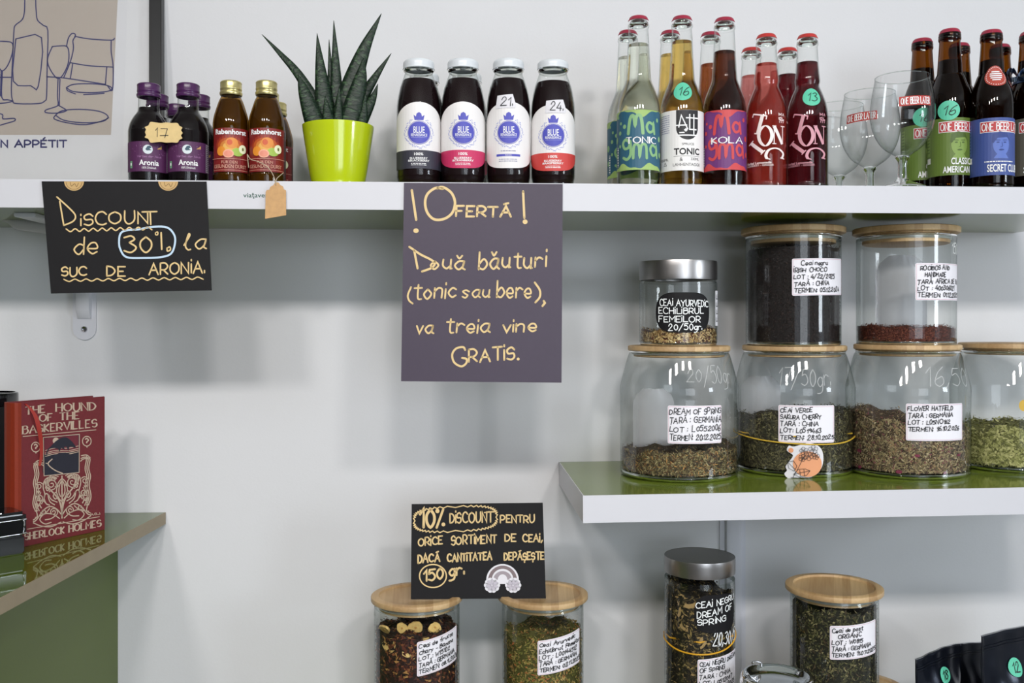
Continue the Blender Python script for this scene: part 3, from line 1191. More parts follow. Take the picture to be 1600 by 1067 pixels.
def leaf_mat():
    m, nt, out = new_mat('succulent_leaf')
    N = nt.nodes.new; L = nt.links.new
    b = N('ShaderNodeBsdfPrincipled'); b.inputs['Roughness'].default_value = 0.42; b.inputs['Specular IOR Level'].default_value = 0.3
    uv = N('ShaderNodeUVMap')
    mp = N('ShaderNodeMapping'); mp.inputs['Scale'].default_value = (1.3, 8.5, 1)
    nz = N('ShaderNodeTexNoise'); nz.inputs['Scale'].default_value = 1.6; nz.inputs['Detail'].default_value = 2; nz.inputs['Distortion'].default_value = 0.6
    cr = N('ShaderNodeValToRGB')
    cr.color_ramp.elements[0].position = 0.52; cr.color_ramp.elements[0].color = (*srgb('15261a'), 1)
    cr.color_ramp.elements[1].position = 0.72; cr.color_ramp.elements[1].color = (*srgb('446040'), 1)
    bp = N('ShaderNodeBump'); bp.inputs['Strength'].default_value = 0.6; bp.inputs['Distance'].default_value = 0.002
    L(uv.outputs[0], mp.inputs[0]); L(mp.outputs[0], nz.inputs['Vector']); L(nz.outputs[0], cr.inputs[0]); L(cr.outputs[0], b.inputs['Base Color'])
    L(nz.outputs[0], bp.inputs['Height']); L(bp.outputs[0], b.inputs['Normal']); L(b.outputs[0], out.inputs[0])
    return m


M_LEAF = leaf_mat()
bpy.context.view_layer.update()
inv = R.root.matrix_world.inverted()


def leaf(pts, w, yoff0, yoff1, n=22):
    """pts: photograph points base..tip; w: width at the base in pixels"""
    w *= 1.28
    c = catmull([p_ + (0.0,) for p_ in pts], 8)
    P3 = [inv @ P(q[0], q[1], 1.39 + yoff0 + (yoff1 - yoff0) * i / (len(c) - 1)) for i, q in enumerate(c)]
    view = Vector((0, -1, 0))
    vs, fs, uvs = [], [], []
    K = len(P3)
    for i, q in enumerate(P3):
        t_ = i / (K - 1)
        tg = (P3[min(i + 1, K - 1)] - P3[max(i - 1, 0)]).normalized()
        side = tg.cross(view).normalized()
        nn = side.cross(tg).normalized()
        ww = w * R.k * 0.5 * ((1 - t_) ** 0.85) * (0.86 + 0.5 * t_ * (1 - t_) * 2) + 0.0003
        for (x, y) in ((-1, 0), (-.72, .30), (-.25, .42), (.25, .42), (.72, .30), (1, 0), (.6, -.22), (0, -.34), (-.6, -.22)):
            vs.append(q + side * (x * ww) - nn * (y * ww * 0.8))
            uvs.append((x * .5 + .5, t_ * (len(pts) + 1) * .55))
    m_ = 9
    for i in range(K - 1):
        for j in range(m_):
            j2 = (j + 1) % m_
            fs.append((i * m_ + j, i * m_ + j2, (i + 1) * m_ + j2, (i + 1) * m_ + j))
    fs.append(tuple(range(m_))); fs.append(tuple((K - 1) * m_ + j for j in range(m_)))
    o = mesh_obj('leaf', vs, fs, M_LEAF, R.root, smooth=True)
    ul = o.data.uv_layers.new(name='UVMap')
    for lp in o.data.loops:
        ul.data[lp.index].uv = uvs[lp.vertex_index]
    return o


leaf([(512, 205), (496, 165), (466, 116), (437, 83), (409, 53.5)], 17, .004, .012)
leaf([(500, 210), (488, 180), (474, 140), (466, 117)], 29, -.012, -.020)
leaf([(513, 210), (508, 170), (501, 110), (495.4, 52)], 30, .000, .004)
leaf([(520, 200), (517, 130), (514, 61.6)], 13, .012, .016)
leaf([(526, 205), (526, 150), (524, 90), (521.5, 32)], 20, .008, .010)
leaf([(536, 212), (545, 150), (568, 80), (596, 21)], 35, .002, .010)
leaf([(544, 212), (552, 170), (564, 120), (568, 90)], 33, -.012, -.006)
leaf([(550, 205), (566, 155), (588, 118), (611.5, 83)], 19, .014, .022)
leaf([(550, 212), (566, 185), (582, 155), (590.5, 131)], 21, -.004, -.004)
leaf([(560, 208), (568, 180), (571, 146)], 16, -.022, -.026)
leaf([(527, 212), (529, 180), (530, 134)], 17, -.018, -.012)
leaf([(516, 212), (512, 180), (508, 150)], 20, -.02, -.018)

# ---- blue-crowned juice
BLUE = mat('royal_blue_print', '4a4cb0', 0.5)
BLUEL = mat('pale_blue_print', '9a9fd0', 0.5)
CREAM = mat('cream_label', 'e6e3e2', 0.5)
CAPW = mat('pale_grey_cap', 'd5dade', 0.25)
BERRY = mat('dark_blueberry_juice', '16080b', 0.5, spec=0.1)


def blue(label, cx, band, l1, l2, dy=0.0):
    R = Round('juice_bottle', label, 'bottle', cx, Y1 + .002, zU1)
    R.body([(0, None), (28, None), (31.5, 288), (33.5, 280), (34.3, 268), (34.3, 190), (34.2, 172), (32.6, 156), (29.5, 140), (26, 129), (23.2, 121), (21.6, 115), (21.6, 108, 1)], M_GLASS, BERRY, 126.5 + dy)
    zt = R.z(109)
    lathe('neck_ring', lin_prof([(20.5 * R.k, R.z(108)), (24 * R.k, R.z(109)), (24 * R.k, R.z(112)), (21.5 * R.k, R.z(115))]), M_THICK, R.root, 32)
    lug_cap(R, 96 + dy * .3, 110, 24.3, CAPW)
    a = Art(4)
    U = 51
    top = [(-U + 2 * U * i / 24, 158.5 + dy + 27 * abs(-1 + 2 * i / 24) ** 2.0) for i in range(25)]
    if band:
        bot = [(U, 258 + dy), (-U, 258 + dy)] if band[1] == 'flat' else [(U - 2 * U * i / 24, 262.5 + dy - 20 * abs(-1 + 2 * i / 24) ** 3) for i in range(25)]
        if band[1] == 'flat':
            bot = [(U, 263), (-U, 263)]
    else:
        bot = [(U - 2 * U * i / 24, 262.5 + dy - 20 * abs(-1 + 2 * i / 24) ** 3) for i in range(25)]
    a.poly(top + bot, CREAM, 0)
    if band:
        bt = [(-U + 2 * U * i / 24, 234 + dy) for i in range(25)]
        bb = bot if band[1] != 'flat' else [(U, 263), (-U, 263)]
        bb = [(x, max(y, 234.5 + dy)) for x, y in bb]
        a.poly(bt + bb, band[0], 1)
        a.type('100%', -7, 7, 238 + dy, 242.3 + dy, WHITEP, 2, bold=0.02)
        a.type(l1, -14, 14, 245 + dy, 248.2 + dy, WHITEP, 2, bold=0.02)
        a.type(l2, -17, 17, 248.8 + dy, 252 + dy, WHITEP, 2, bold=0.02)
        small_lines(a, -12, 12, (254.5 + dy, 256.8 + dy), WHITEP, .9)
    else:
        small_lines(a, -12, 12, (235,), mat('grey_print', '8c8ca8', .5), 1.2)
        a.rect(-19.5, 240.5, 19, 244, BLUE, 1)
        a.type('INDIGO', -5, 5, 241.3, 243.2, WHITEP, 2)
        small_lines(a, -15, 14, (248, 251), mat('grey_print', '8c8ca8', .5), 1.2)
    cy = 206.8 + dy
    a.ell(.5, cy, 18.7, 18.7, BLUE, 1, 36)
    a.ell(.5, cy, 17.9, 17.9, CREAM, 2, 36)
    a.ell(.5, cy, 17.3, 17.3, BLUE, 3, 36)
    a.type('BLUE', -8, 9, cy - 9.5, cy + .8, WHITEP, 4, bold=0.01)
    a.type('RENAISSANCE', -12, 13, cy + 1.4, cy + 5.8, WHITEP, 4, bold=0.01)
    a.rect(-12, cy + 7.3, 13, cy + 7.8, BLUEL, 4)
    a.poly([(-6.5, cy - 19.5), (-8, cy - 28), (-4.5, cy - 25), (-3.2, cy - 30), (.5, cy - 32), (3.8, cy - 30), (5, cy - 25), (9, cy - 28), (7.2, cy - 19.5)], BLUE, 1)
    rnd = random.Random(7)
    for i in range(66):
        an = radians(-60 + 300 * i / 65 + 0) + pi / 2 + radians(90)
        an = pi / 2 - radians(150) + radians(300) * i / 65
        rr = 22.2 + rnd.uniform(-1.6, 2.6)
        a.ell(.5 + rr * cos(an), cy + rr * sin(an), rnd.uniform(1.2, 2.0), rnd.uniform(.45, .75), BLUEL, 1, 6, an + rnd.choice((.9, -.9, 1.6)))
    a.build('label', R.map(34.3), R.root, step=5)
    return R


BL1 = blue('blueberry juice bottle with slate grey band, leftmost of the white-capped four', 654.3, (mat('slate_print', '33323f', .5), 'flat'), 'BLUEBERRY', '&BLACKBERRY', 0.3)
BL2 = blue('blueberry juice bottle with pink-red label band, second white-capped one', 723.5, (mat('raspberry_print', 'c53060', .5), 'round'), 'BLUEBERRY', '&CRANBERRY')
BL3 = blue('blueberry juice bottle with all-cream label and 21 price paper', 794.5, None, '', '')
BL4 = blue('blueberry juice bottle with red label band and 24 price paper', 864, (mat('tomato_print', 'c8403c', .5), 'round'), 'BLUEBERRY', '&RASPBERRY', 4.5)
for R, x0, x1, y0, y1, txt in ((BL3, -19.5, 11, 147.5, 168.5, '21.'), (BL4, -11.5, 20.5, 156, 176, '24.')):
    a = Art(6)
    a.poly([(x0 + 1, y0 + 1), (x1 - 4, y0 - 1), (x1 + 1, y1 - 4), (x1 - 1, y1), (x0 - 1, y1 + .5)], mat('price_paper', 'dcdadf', .6), 0)
    a.hand(txt, x0 + 7, x1 - 5, y1 - 3.5, 13, 1.1, M_INK, 1, slant=.1)
    o = a.build('price_paper', R.map(34.3, lift=0.0009), R.root, step=5, stepy=4)
    o['label'] = 'torn white price paper reading ' + txt[:2]
back_row(BL1, [('white-capped juice bottle behind the first, only its cap corner showing', 663, Y2 + .012)])
back_row(BL2, [('white-capped juice bottle behind the pink-banded one, only its cap showing', 729.5, Y2 + .012)])

# ---- tonic bottles
def liquid(name, col, rough=0.0, body=None, amount=0.0):
    """clear drink; `body` adds the scatter of a cloudy one"""
    m = mat(name, col, rough, trans=1.0, ior=1.33)
    if body and 'mixed' not in m:
        nt = m.node_tree
        out = [n for n in nt.nodes if n.type == 'OUTPUT_MATERIAL'][0]
        pb = [n for n in nt.nodes if n.type == 'BSDF_PRINCIPLED'][0]
        tl = nt.nodes.new('ShaderNodeBsdfTranslucent'); tl.inputs[0].default_value = (*srgb(body), 1)
        df = nt.nodes.new('ShaderNodeBsdfDiffuse'); df.inputs[0].default_value = (*srgb(body), 1)
        m1 = nt.nodes.new('ShaderNodeMixShader'); m1.inputs[0].default_value = 0.5
        m2 = nt.nodes.new('ShaderNodeMixShader'); m2.inputs[0].default_value = amount
        nt.links.new(df.outputs[0], m1.inputs[1]); nt.links.new(tl.outputs[0], m1.inputs[2])
        nt.links.new(pb.outputs[0], m2.inputs[1]); nt.links.new(m1.outputs[0], m2.inputs[2])
        nt.links.new(m2.outputs[0], out.inputs[0])
        m['mixed'] = 1
    return m


CRIM = mat('crimson_cap', '9c2740', 0.35, coat=0.3)
REDC = mat('red_cap', 'b8322f', 0.35, coat=0.3)


def longneck(label, cx, ytop, glass, liq, level, cap, R0=33.3, sh=0.0, name='tonic_bottle', neck=15.0, cat='bottle', yb=176, Y=None):
    R = Round(name, label, cat, cx, Y or Y1, zU1)
    d = ytop - 27
    R.body([(0, None), (28, None), (31.5, 290), (R0, 286), (R0, 200), (R0, yb), (R0 - 2.3, yb - 18), (R0 - 8, yb - 35), (R0 - 13, yb - 48), (19.2, 118 + d * .35), (17.8, 95 + d * .6), (16.4, 66 + d), (15.4, 50 + d), (15.4, 45 + d, 1),
            (16.4, 44 + d), (16.4, 40 + d), (14.6, 38.5 + d, 1), (14.4, 31 + d, 1)], glass, liq, level)
    crown_cap(R, ytop, 16.2, cap)
    zc_ = R.z(ytop) - 16.2 * R.k * .43
    kk = R.k
    lathe('neck_ring', lin_prof([(12.2 * kk, zc_ - .0002), (15.4 * kk, zc_ - .0002), (16.3 * kk, zc_ - 2.5 * kk), (16.3 * kk, zc_ - 5 * kk), (15.2 * kk, zc_ - 7.2 * kk), (12.4 * kk, zc_ - 8.5 * kk), (11.6 * kk, zc_ - 4 * kk), (12.2 * kk, zc_ - .0002)], 2), M_THICK if glass is not M_AMBER else M_AMBER, R.root, 40)
    return R


def sticker(R, du, y, r, txt, rpx, m=M_TEAL, ink=M_INK):
    a = Art(9)
    a.ell(du, y, r, r, m, 0, 32)
    if txt:
        a.hand(txt, du - r * .5, du + r * .5, y + r * .45, r * .95, 1.1, ink, 1, slant=.25)
    o = a.build('price_sticker', R.map(rpx, lift=0.0007), R.root, step=4, stepy=4)
    o['label'] = 'round mint green price sticker reading ' + txt


def magma_label(R, bg, fg, fg2, word, rpx=33.3):
    a = Art(11)
    a.rect(-57, 171.5, 57, 265, bg, 0)
    # wavy margins
    xs = [-57 + 114 * i / 40 for i in range(41)]
    a.poly([(-57, 171.5)] + [(x, 176 + 5 * sin(x * .11 + 1) + 2 * sin(x * .25)) for x in xs] + [(57, 171.5)], fg, 1)
    a.poly([(-57, 265)] + [(x, 259 + 4 * sin(x * .13 + 2) + 1.5 * sin(x * .3)) for x in xs] + [(57, 265)], fg, 1)
    pen = 5.0
    a.stroke(catmull([(-16, 208), (-14, 190), (-11, 181), (-7, 182), (-5, 195), (-3, 182), (2, 180), (5, 188), (7, 208)], 6), pen, fg2, 2)
    a.stroke(catmull([(24, 194), (17, 191), (13, 198), (17, 206), (24, 203), (25, 192), (27, 208)], 6), pen - 1, fg2, 2)
    a.stroke(catmull([(-14, 221), (-21, 217), (-26, 223), (-22, 231), (-15, 229), (-13, 220), (-12, 240), (-18, 248), (-25, 245)], 6), pen - .6, fg2, 2)
    a.stroke(catmull([(-8, 247), (-7, 229), (-3, 225), (1, 229), (2, 244), (4, 229), (8, 225), (12, 229), (13, 247)], 6), pen - .8, fg2, 2)
    a.stroke(catmull([(30, 230), (23, 226), (19, 233), (23, 242), (30, 239), (31, 228), (33, 245)], 6), pen - 1, fg2, 2)
    for (x, y, r) in ((-23, 196, 3.2), (-31, 190, 2.2), (-33, 205, 3), (-38, 180, 2.5), (34, 186, 3), (-33, 226, 2.5), (40, 215, 4), (-45, 215, 5), (-44, 240, 4), (42, 240, 4)):
        a.ell(x, y, r, r * 1.1, fg2, 2, 16)
    a.hand(word, -20, 30, 223.4, 9.6, 2.3, WHITEP, 4, jit=0, nib=.9, serif=1.3)
    a.rect(-41, 227, -37, 258, WHITEP, 3)
    for i in range(8):
        a.rect(-41, 228 + i * 4, -37, 229.6 + i * 4, bg, 4)
    a.build('label', R.map(rpx), R.root, step=5)


G_TEAL = mat('teal_print', '2a5c74', .5); G_LIME = mat('lime_print', '9cba6c', .5); G_LIME2 = mat('soft_lime_print', '86b27c', .5)
K_PUR = mat('violet_print', '6a3072', .5); K_RED = mat('flame_print', 'c84448', .5); K_PINK = mat('hot_pink_print', 'd23a6e', .5)
L_CLEAR = liquid('clear_tonic', 'eef0e4')
L_GOLD = liquid('golden_tonic', 'e0bf6a')
L_COLA = liquid('dark_cola', '8a4020', body='2c0f0a', amount=0.35)
L_PINK = liquid('coral_tonic', 'f0948c', body='c84030', amount=0.28)
L_WINE = liquid('wine_red_tonic', 'a02a34', body='50101a', amount=0.5)

T1 = longneck('clear tonic bottle with teal and green blob-lettered label, leftmost tonic in front', 997.5, 26.5, M_GLASS, L_CLEAR, 70.5, CRIM)
magma_label(T1, G_TEAL, G_LIME, G_LIME2, 'TONIC')
T2 = longneck('golden spruce tonic bottle with white label and black shield emblem', 1065.5, 26.5, M_GLASS, L_GOLD, 66, CRIM)
a = Art(12)
BLK = mat('black_print', '1d1d20', .5)
a.rect(-57, 171.5, 57, 266, mat('white_label', 'e8e6e4', .5), 0)
a.poly([(-9, 171.7), (27, 171.7), (27, 197)] + [(9 + 18 * cos(radians(q)), 199 + 19 * sin(radians(q))) for q in range(0, 181, 12)] + [(-9, 197)], BLK, 1)
for st in ([(-5, 199), (-1, 180), (9, 202)], [(-10, 195.5), (8, 195.5)], [(12, 178), (12, 202), (24, 202)], [(6, 184), (27, 184)], [(19, 178), (19, 210)], [(-4, 207), (4, 207)]):
    a.stroke(st, 2.0, WHITEP, 2, caps=False)
a.poly([(6, 200), (9, 203), (6, 206), (3, 203)], WHITEP, 2)
a.rect(-9, 210, 27, 212, WHITEP, 2)
a.type('SPRUCE', 0, 19.5, 223, 226.5, BLK, 1)
a.type('TONIC', -12.5, 30, 231, 241.5, BLK, 1, bold=0.03)
a.rect(-13, 243.5, 30, 243.9, BLK, 1)
a.type('&', -3.5, 1.5, 246, 251.5, BLK, 1); a.type('330ML', 14, 29, 246, 250, BLK, 1)
a.type('LAHHENTAGGE', -14, 31, 254.5, 259, BLK, 1)
small_lines(a, -42, -20, [178 + 3.4 * i for i in range(9)], mat('grey_print', '8c8ca8', .5), 1.0)
a.type('330ML', -40, -22, 246, 250, BLK, 1)
a.stroke([(-32, 257), (-29, 252), (-26, 257), (-32, 257)], .7, BLK, 1)
a.build('label', T2.map(33.3), T2.root, step=5)
sticker(T2, 1.5, 142, 15, '16', 30)
T3 = longneck('dark cola bottle with violet and red blob-lettered label', 1132, 29, M_GLASS, L_COLA, 82, CRIM)
magma_label(T3, K_PUR, K_RED, K_RED, 'KOLA')


def margit(label, cx, ytop, liq, level, ink):
    R = longneck(label, cx, ytop, M_GLASS, liq, level, REDC, 31.2, yb=184)
    a = Art(13)
    dy = 2 if cx > 1230 else 0
    q = lambda x, y: (arc((x - 397) / 3.68, 32), y / 3.68 + 20 - 0)
    S = lambda pts, w_, nib=None: a.stroke([q(*p_) for p_ in pts], w_, ink, 0, nib=nib, caps=False)
    S([(375, 588), (348, 690)], 5.6); S([(325, 574), (398, 592)], 2.2); S([(326, 572), (320, 592)], 1.6); S([(400, 590), (395, 612)], 1.6); S([(330, 686), (365, 696)], 1.6)
    oo = catmull([(390, 648), (362, 672), (354, 706), (366, 744), (392, 764), (417, 742), (428, 706), (418, 668)], 5, closed=True)
    a.stroke([q(*p_) for p_ in oo], 5.4, ink, 0, closed=True, nib=1.3)
    S([(440, 752), (440, 650)], 1.5); S([(440, 652), (484, 752)], 5.2); S([(486, 752), (486, 650)], 1.5); S([(430, 650), (452, 650)], 1.4); S([(476, 650), (497, 650)], 1.4); S([(430, 752), (452, 752)], 1.4)
    S([(312, 740), (378, 800)], 5.4); S([(300, 752), (324, 728)], 1.6); S([(366, 812), (390, 788)], 1.6)
    cc = catmull([(484, 832), (490, 806), (470, 784), (440, 778), (408, 790), (394, 818), (400, 838)], 5)
    a.stroke([q(*p_) for p_ in cc], 4.6, ink, 0, nib=2.0); S([(474, 832), (496, 836)], 1.6); S([(392, 836), (420, 842)], 1.6)
    for p_ in ([(466, 590), (466, 575), (473, 585), (480, 575), (480, 590)], [(486, 590), (490, 575), (494, 590)], [(466, 598), (466, 610), (478, 610), (478, 598), (466, 604)], [(484, 598), (484, 610), (494, 610)], [(468, 616), (494, 616)], [(470, 630), (470, 620)], [(480, 630), (480, 620)], [(490, 630), (490, 620)]):
        S(p_, 1.0)
    x0, y0 = q(290, 852); x1, y1 = q(425, 864)
    a.type('Herbal Lemonade', x0, x1, y0, y1 + .5, ink, 0, bold=0.02)
    x0, y0 = q(290, 868); x1, y1 = q(438, 878)
    a.type('RASPBERRY - GINGER', x0, x1, y0, y1 + .3, ink, 0)
    a.build('printed_lettering', R.map(31.2), R.root, step=4)
    return R


T4 = margit('coral pink tonic bottle with tumbling white TONIC lettering', 1197.5, 54.5, L_PINK, 101, mat('ivory_print', 'efe3e0', .5))
T5 = margit('dark wine-red tonic bottle with pink TONIC lettering and 13 sticker', 1261.5, 54.8, L_WINE, 99, mat('dusty_pink_print', 'd196a2', .5))
sticker(T5, 7, 151, 14.5, '13', 28)
YB = Y2 + .004
back_row(T1, [('clear tonic bottle half hidden behind the teal-labelled front one', 981, YB)])
T2b = longneck('golden tonic bottle behind, left of the spruce tonic neck', 1047, 26.5, M_GLASS, L_GOLD, 66, CRIM)
T3b = longneck('orange-brown cola bottle behind, left of the front cola neck', 1110, 29, M_GLASS, liquid('light_cola', 'c07040', body='9a4420', amount=0.35), 82, CRIM)
T4b = longneck('pink tonic bottle behind, left of the coral front one', 1174, 54.5, M_GLASS, liquid('pale_pink_tonic', 'f4b0ac', body='e07a76', amount=0.4), 101, REDC, 31.2, yb=184)
T5b = longneck('wine-red tonic bottle behind, left of the one with 13 sticker', 1230.5, 54.8, M_GLASS, L_WINE, 99, REDC, 31.2, yb=184)
for R, cx in ((T2b, 1047), (T3b, 1110), (T4b, 1174), (T5b, 1230.5)):
    X = P(cx, 300, YB).x
    R.root.location = (X, YB, zU1)
a = Art(12)
a.rect(-57, 171.5, 57, 266, mat('white_label', 'e8e6e4', .5), 0)
a.build('label', T2b.map(33.3), T2b.root, step=8)
a = Art(12)
a.rect(-57, 171.5, 57, 266, K_PUR, 0)
a.build('label', T3b.map(33.3), T3b.root, step=8)

# ---- beer
BEERL = mat('dark_beer', '1c1006', 0.5, spec=0.1)
REDB = mat('red_banner_print', 'b8363a', .5)


def face(a, cx, cy, s, m1, m2):
    """stylised head print"""
    a.ell(cx, cy, 13 * s, 17.5 * s, m1, 1, 28)
    a.poly([(cx - 14 * s, cy - 4 * s), (cx - 13 * s, cy - 16 * s), (cx - 3 * s, cy - 20 * s), (cx + 9 * s, cy - 18 * s), (cx + 14 * s, cy - 6 * s), (cx + 9 * s, cy - 11 * s), (cx - 6 * s, cy - 10 * s), (cx - 12 * s, cy - 2 * s)], m2, 2)
    for sx_ in (-1, 1):
        a.ell(cx + sx_ * 5.4 * s, cy - 3 * s, 2.4 * s, 1.1 * s, m2, 3, 12)
        a.stroke([(cx + sx_ * 2.5 * s, cy - 6.3 * s), (cx + sx_ * 8.5 * s, cy - 6.6 * s)], 1.1 * s, m2, 3)
    a.stroke(catmull([(cx + .6 * s, cy - 3 * s), (cx + 1.4 * s, cy + 3 * s), (cx - 1.4 * s, cy + 4 * s)], 4), .7 * s, m2, 3)
    a.ell(cx, cy + 8.6 * s, 4 * s, 1.3 * s, m2, 3, 14)
    a.poly([(cx - 12 * s, cy + 22 * s), (cx - 6 * s, cy + 14 * s), (cx + 6 * s, cy + 14 * s), (cx + 12 * s, cy + 22 * s)], m1, 1)


def beer(label, cx, ytop, bg, l1, l2, fm1, fm2, cap=CRIM, Y=None):
    R = longneck(label, cx, ytop, M_AMBER, BEERL, 96, cap, 32.4, name='beer_bottle', yb=166, Y=Y)
    if bg:
        a = Art(14)
        a.rect(-57, 183, 57, 273, bg, 0)
        a.rect(-17, 188.5, 64, 205.8, WHITEP, 1)
        a.rect(-16, 189.5, 63, 204.8, REDB, 2)
        a.hand('ONE BEER LATER', -13.5, 60, 203, 11.5, 1.45, WHITEP, 3, jit=.15)
        face(a, 15, 225, 1.0, fm1, fm2)
        for i in range(-3, 6):
            pass
        a.type(l1, 2 if len(l1) < 9 else -10, 34 if len(l1) < 9 else 46, 246, 256.5, WHITEP, 4, bold=0.02) if l2 else None
        if l2:
            a.type(l2, -10, 48, 259, 269.5, WHITEP, 4, bold=0.02)
        else:
            small_lines(a, -10, 36, (251,), WHITEP, 1.6)
            a.type(l1, -6, 46, 256, 268, WHITEP, 4, bold=0.02)
        a.rect(-44, 190, -34, 240, fm1, 1)
        for i in range(9):
            a.rect(-43, 193 + i * 5, -35, 194.5 + i * 5, fm2, 2)
        a.rect(-44, 243, -33, 252, WHITEP, 1)
        a.build('label', R.map(33.2), R.root, step=5)
    return R


S1 = beer('brown beer bottle with green label and mint 16 sticker', 1484, 46.5, mat('olive_label', '5f7630', .5), 'CLASSIC', 'AMERICAN IPA',
          mat('olive_face_print', '7f9a4a', .5), mat('dark_olive_print', '4a6226', .5), Y=Y1 + .03)
sticker(S1, -1.5, 172, 15.5, '16', 31)
S2 = beer('brown beer bottle with blue label and red round neck sticker', 1549, 48, mat('blue_label', '3d5090', .5), 'SECRET CLUB', None,
          mat('blue_face_print', '5a72bc', .5), mat('dark_blue_print', '2c3f80', .5))
a = Art(15)
RS = mat('brick_red_sticker', 'b2483a', .5)
a.ell(6, 119, 14.5, 17, RS, 0, 32)
for i in range(30):
    an = 2 * pi * i / 30
    a.ell(6 + 12.2 * cos(an), 119 + 14.6 * sin(an), .7, .7, WHITEP, 1, 6)
for i, w_ in enumerate((6, 8, 8, 7, 5)):
    a.rect(6 - w_, 111 + i * 3.4, 6 + w_, 112.9 + i * 3.4, WHITEP, 1)
o = a.build('neck_sticker', S2.map(20, lift=0.0006), S2.root, step=4, stepy=4)
o['label'] = 'round brick-red sticker with dotted rim'
S3 = beer('brown beer bottle with grey label cut by the right picture edge', 1610, 50, mat('grey_label', '57544c', .5), 'IMPERIAL', 'STOUT', mat('grey_face_print', '6b685f', .5), mat('dark_grey_print', '38362f', .5), Y=Y1 + .03)
a = Art(16)
rnd = random.Random(3)
RIB = mat('navy_patterned_ribbon', '2c4468', .5); RIBW = mat('pale_pattern_print', 'a8b8cc', .5)
bpy.context.view_layer.update()
# ribbon bow tied at the neck of the grey-labelled bottle
inv3 = S3.root.matrix_world.inverted()
bm = bmesh.new()
for sgn, s_ in ((-1, 1.0), (1, .8), (-.6, .6)):
    pts = [(1590, 117), (1590 + sgn * 10, 106), (1590 + sgn * 17, 112), (1590 + sgn * 13, 121), (1590 + sgn * 4, 120)]
    c = catmull(pts, 5, closed=True)
    rows = []
    for j, (x, y) in enumerate(c):
        p1 = inv3 @ P(x, y, S3.Y - .030 - .006 * s_)
        p2 = inv3 @ P(x + 1, y + 7, S3.Y - .018 + .004 * s_)
        rows.append((bm.verts.new(p1), bm.verts.new(p2)))
    for r0, r1 in zip(rows, rows[1:] + rows[:1]):
        f = bm.faces.new((r0[0], r1[0], r1[1], r0[1]))
        f.material_index = 0 if rnd.random() < .72 else 1
bm_obj('ribbon_bow', bm, [RIB, RIBW], S3.root, smooth=True)
a.rect(-57, 118, 57, 127, RIB, 0)
for i in range(46):
    a.ell(-56 + i * 2.5, 122 + rnd.uniform(-3, 3), 1.1, .7, RIBW, 1, 6)
a.build('ribbon_band', S3.map(20, lift=0.0012), S3.root, step=3, stepy=3)

back_row(S1, [('green-labelled beer bottle behind the beer glasses, left of the row', 1441, 1.452), ('brown beer bottle behind, between the green and blue labels', 1499, 1.473)])
back_row(S2, [('brown beer bottle behind, right of the red round sticker', 1562.5, YB + .002)])

# ---- goblets
def goblet(label, cx, Y, turn, print_):
    R = Round('beer_glass', label, 'glass', cx, Y, zU1, None, 0)
    s = Y1 / Y
    kk = Y1 / F
    z = lambda y: (HOR - y) * kk + EYE - zU1
    pr = lin_prof([(7 * kk, z(240)), (14 * kk, z(236)), (30 * kk, z(224)), (42 * kk, z(205)), (48 * kk, z(184)), (49 * kk, z(168)), (46.5 * kk, z(143)), (42.5 * kk, z(121)), (41.2 * kk, z(113))], 5)
    R.pr = pr; R.rf = make_rfun(pr)
    lathe('bowl', pr, M_DRINKGLASS, R.root, 56)
    lathe('rim', lin_prof([(41.2 * kk + .0006 * cos(a_), z(113) + .0006 * sin(a_)) for a_ in [2 * pi * i / 8 for i in range(9)]], 1), M_THICK, R.root, 56)
    pr = lin_prof([(0, z(236)), (9 * kk, z(238)), (11.5 * kk, z(241)), (7.5 * kk, z(248)), (6.8 * kk, z(260)), (8 * kk, z(273)), (14 * kk, 0.012), (26 * kk, 0.0075), (35 * kk, 0.0042), (37 * kk, 0.0022), (36.5 * kk, 0.0008), (35 * kk, 0, 1), (0, 0)], 4)
    lathe('stem_and_foot', pr, M_THICK, R.root, 48)
    if print_:
        a = Art(3)
        a.rect(-25, 153, 27, 168, mat('rust_red_print', 'b3372f', .5), 0)
        a.hand('ONE BEER LATER', -22, 24, 165.5, 10, 1.2, WHITEP, 1, jit=.2)
        th0 = turn

        def fm(u, v, l):
            zz = z(v + (u * -0.05))
            rr = R.rf(zz) + .0003 * (1 + l)
            th_ = u * kk / (48 * kk) + th0
            return Vector((rr * sin(th_), -rr * cos(th_), zz))
        a.build('printed_band', fm, R.root, step=4)
    return R


goblet('clear stemmed beer glass with red band, front one nearest the beer bottles', 1410, Y1 - .004, 0.42, True)
goblet('clear stemmed beer glass with faint red band, middle of the three', 1359, Y1 + .096, -0.32, True)
goblet('plain-looking clear stemmed beer glass, leftmost and deepest of the three', 1311, Y1 + .182, 2.6, False)


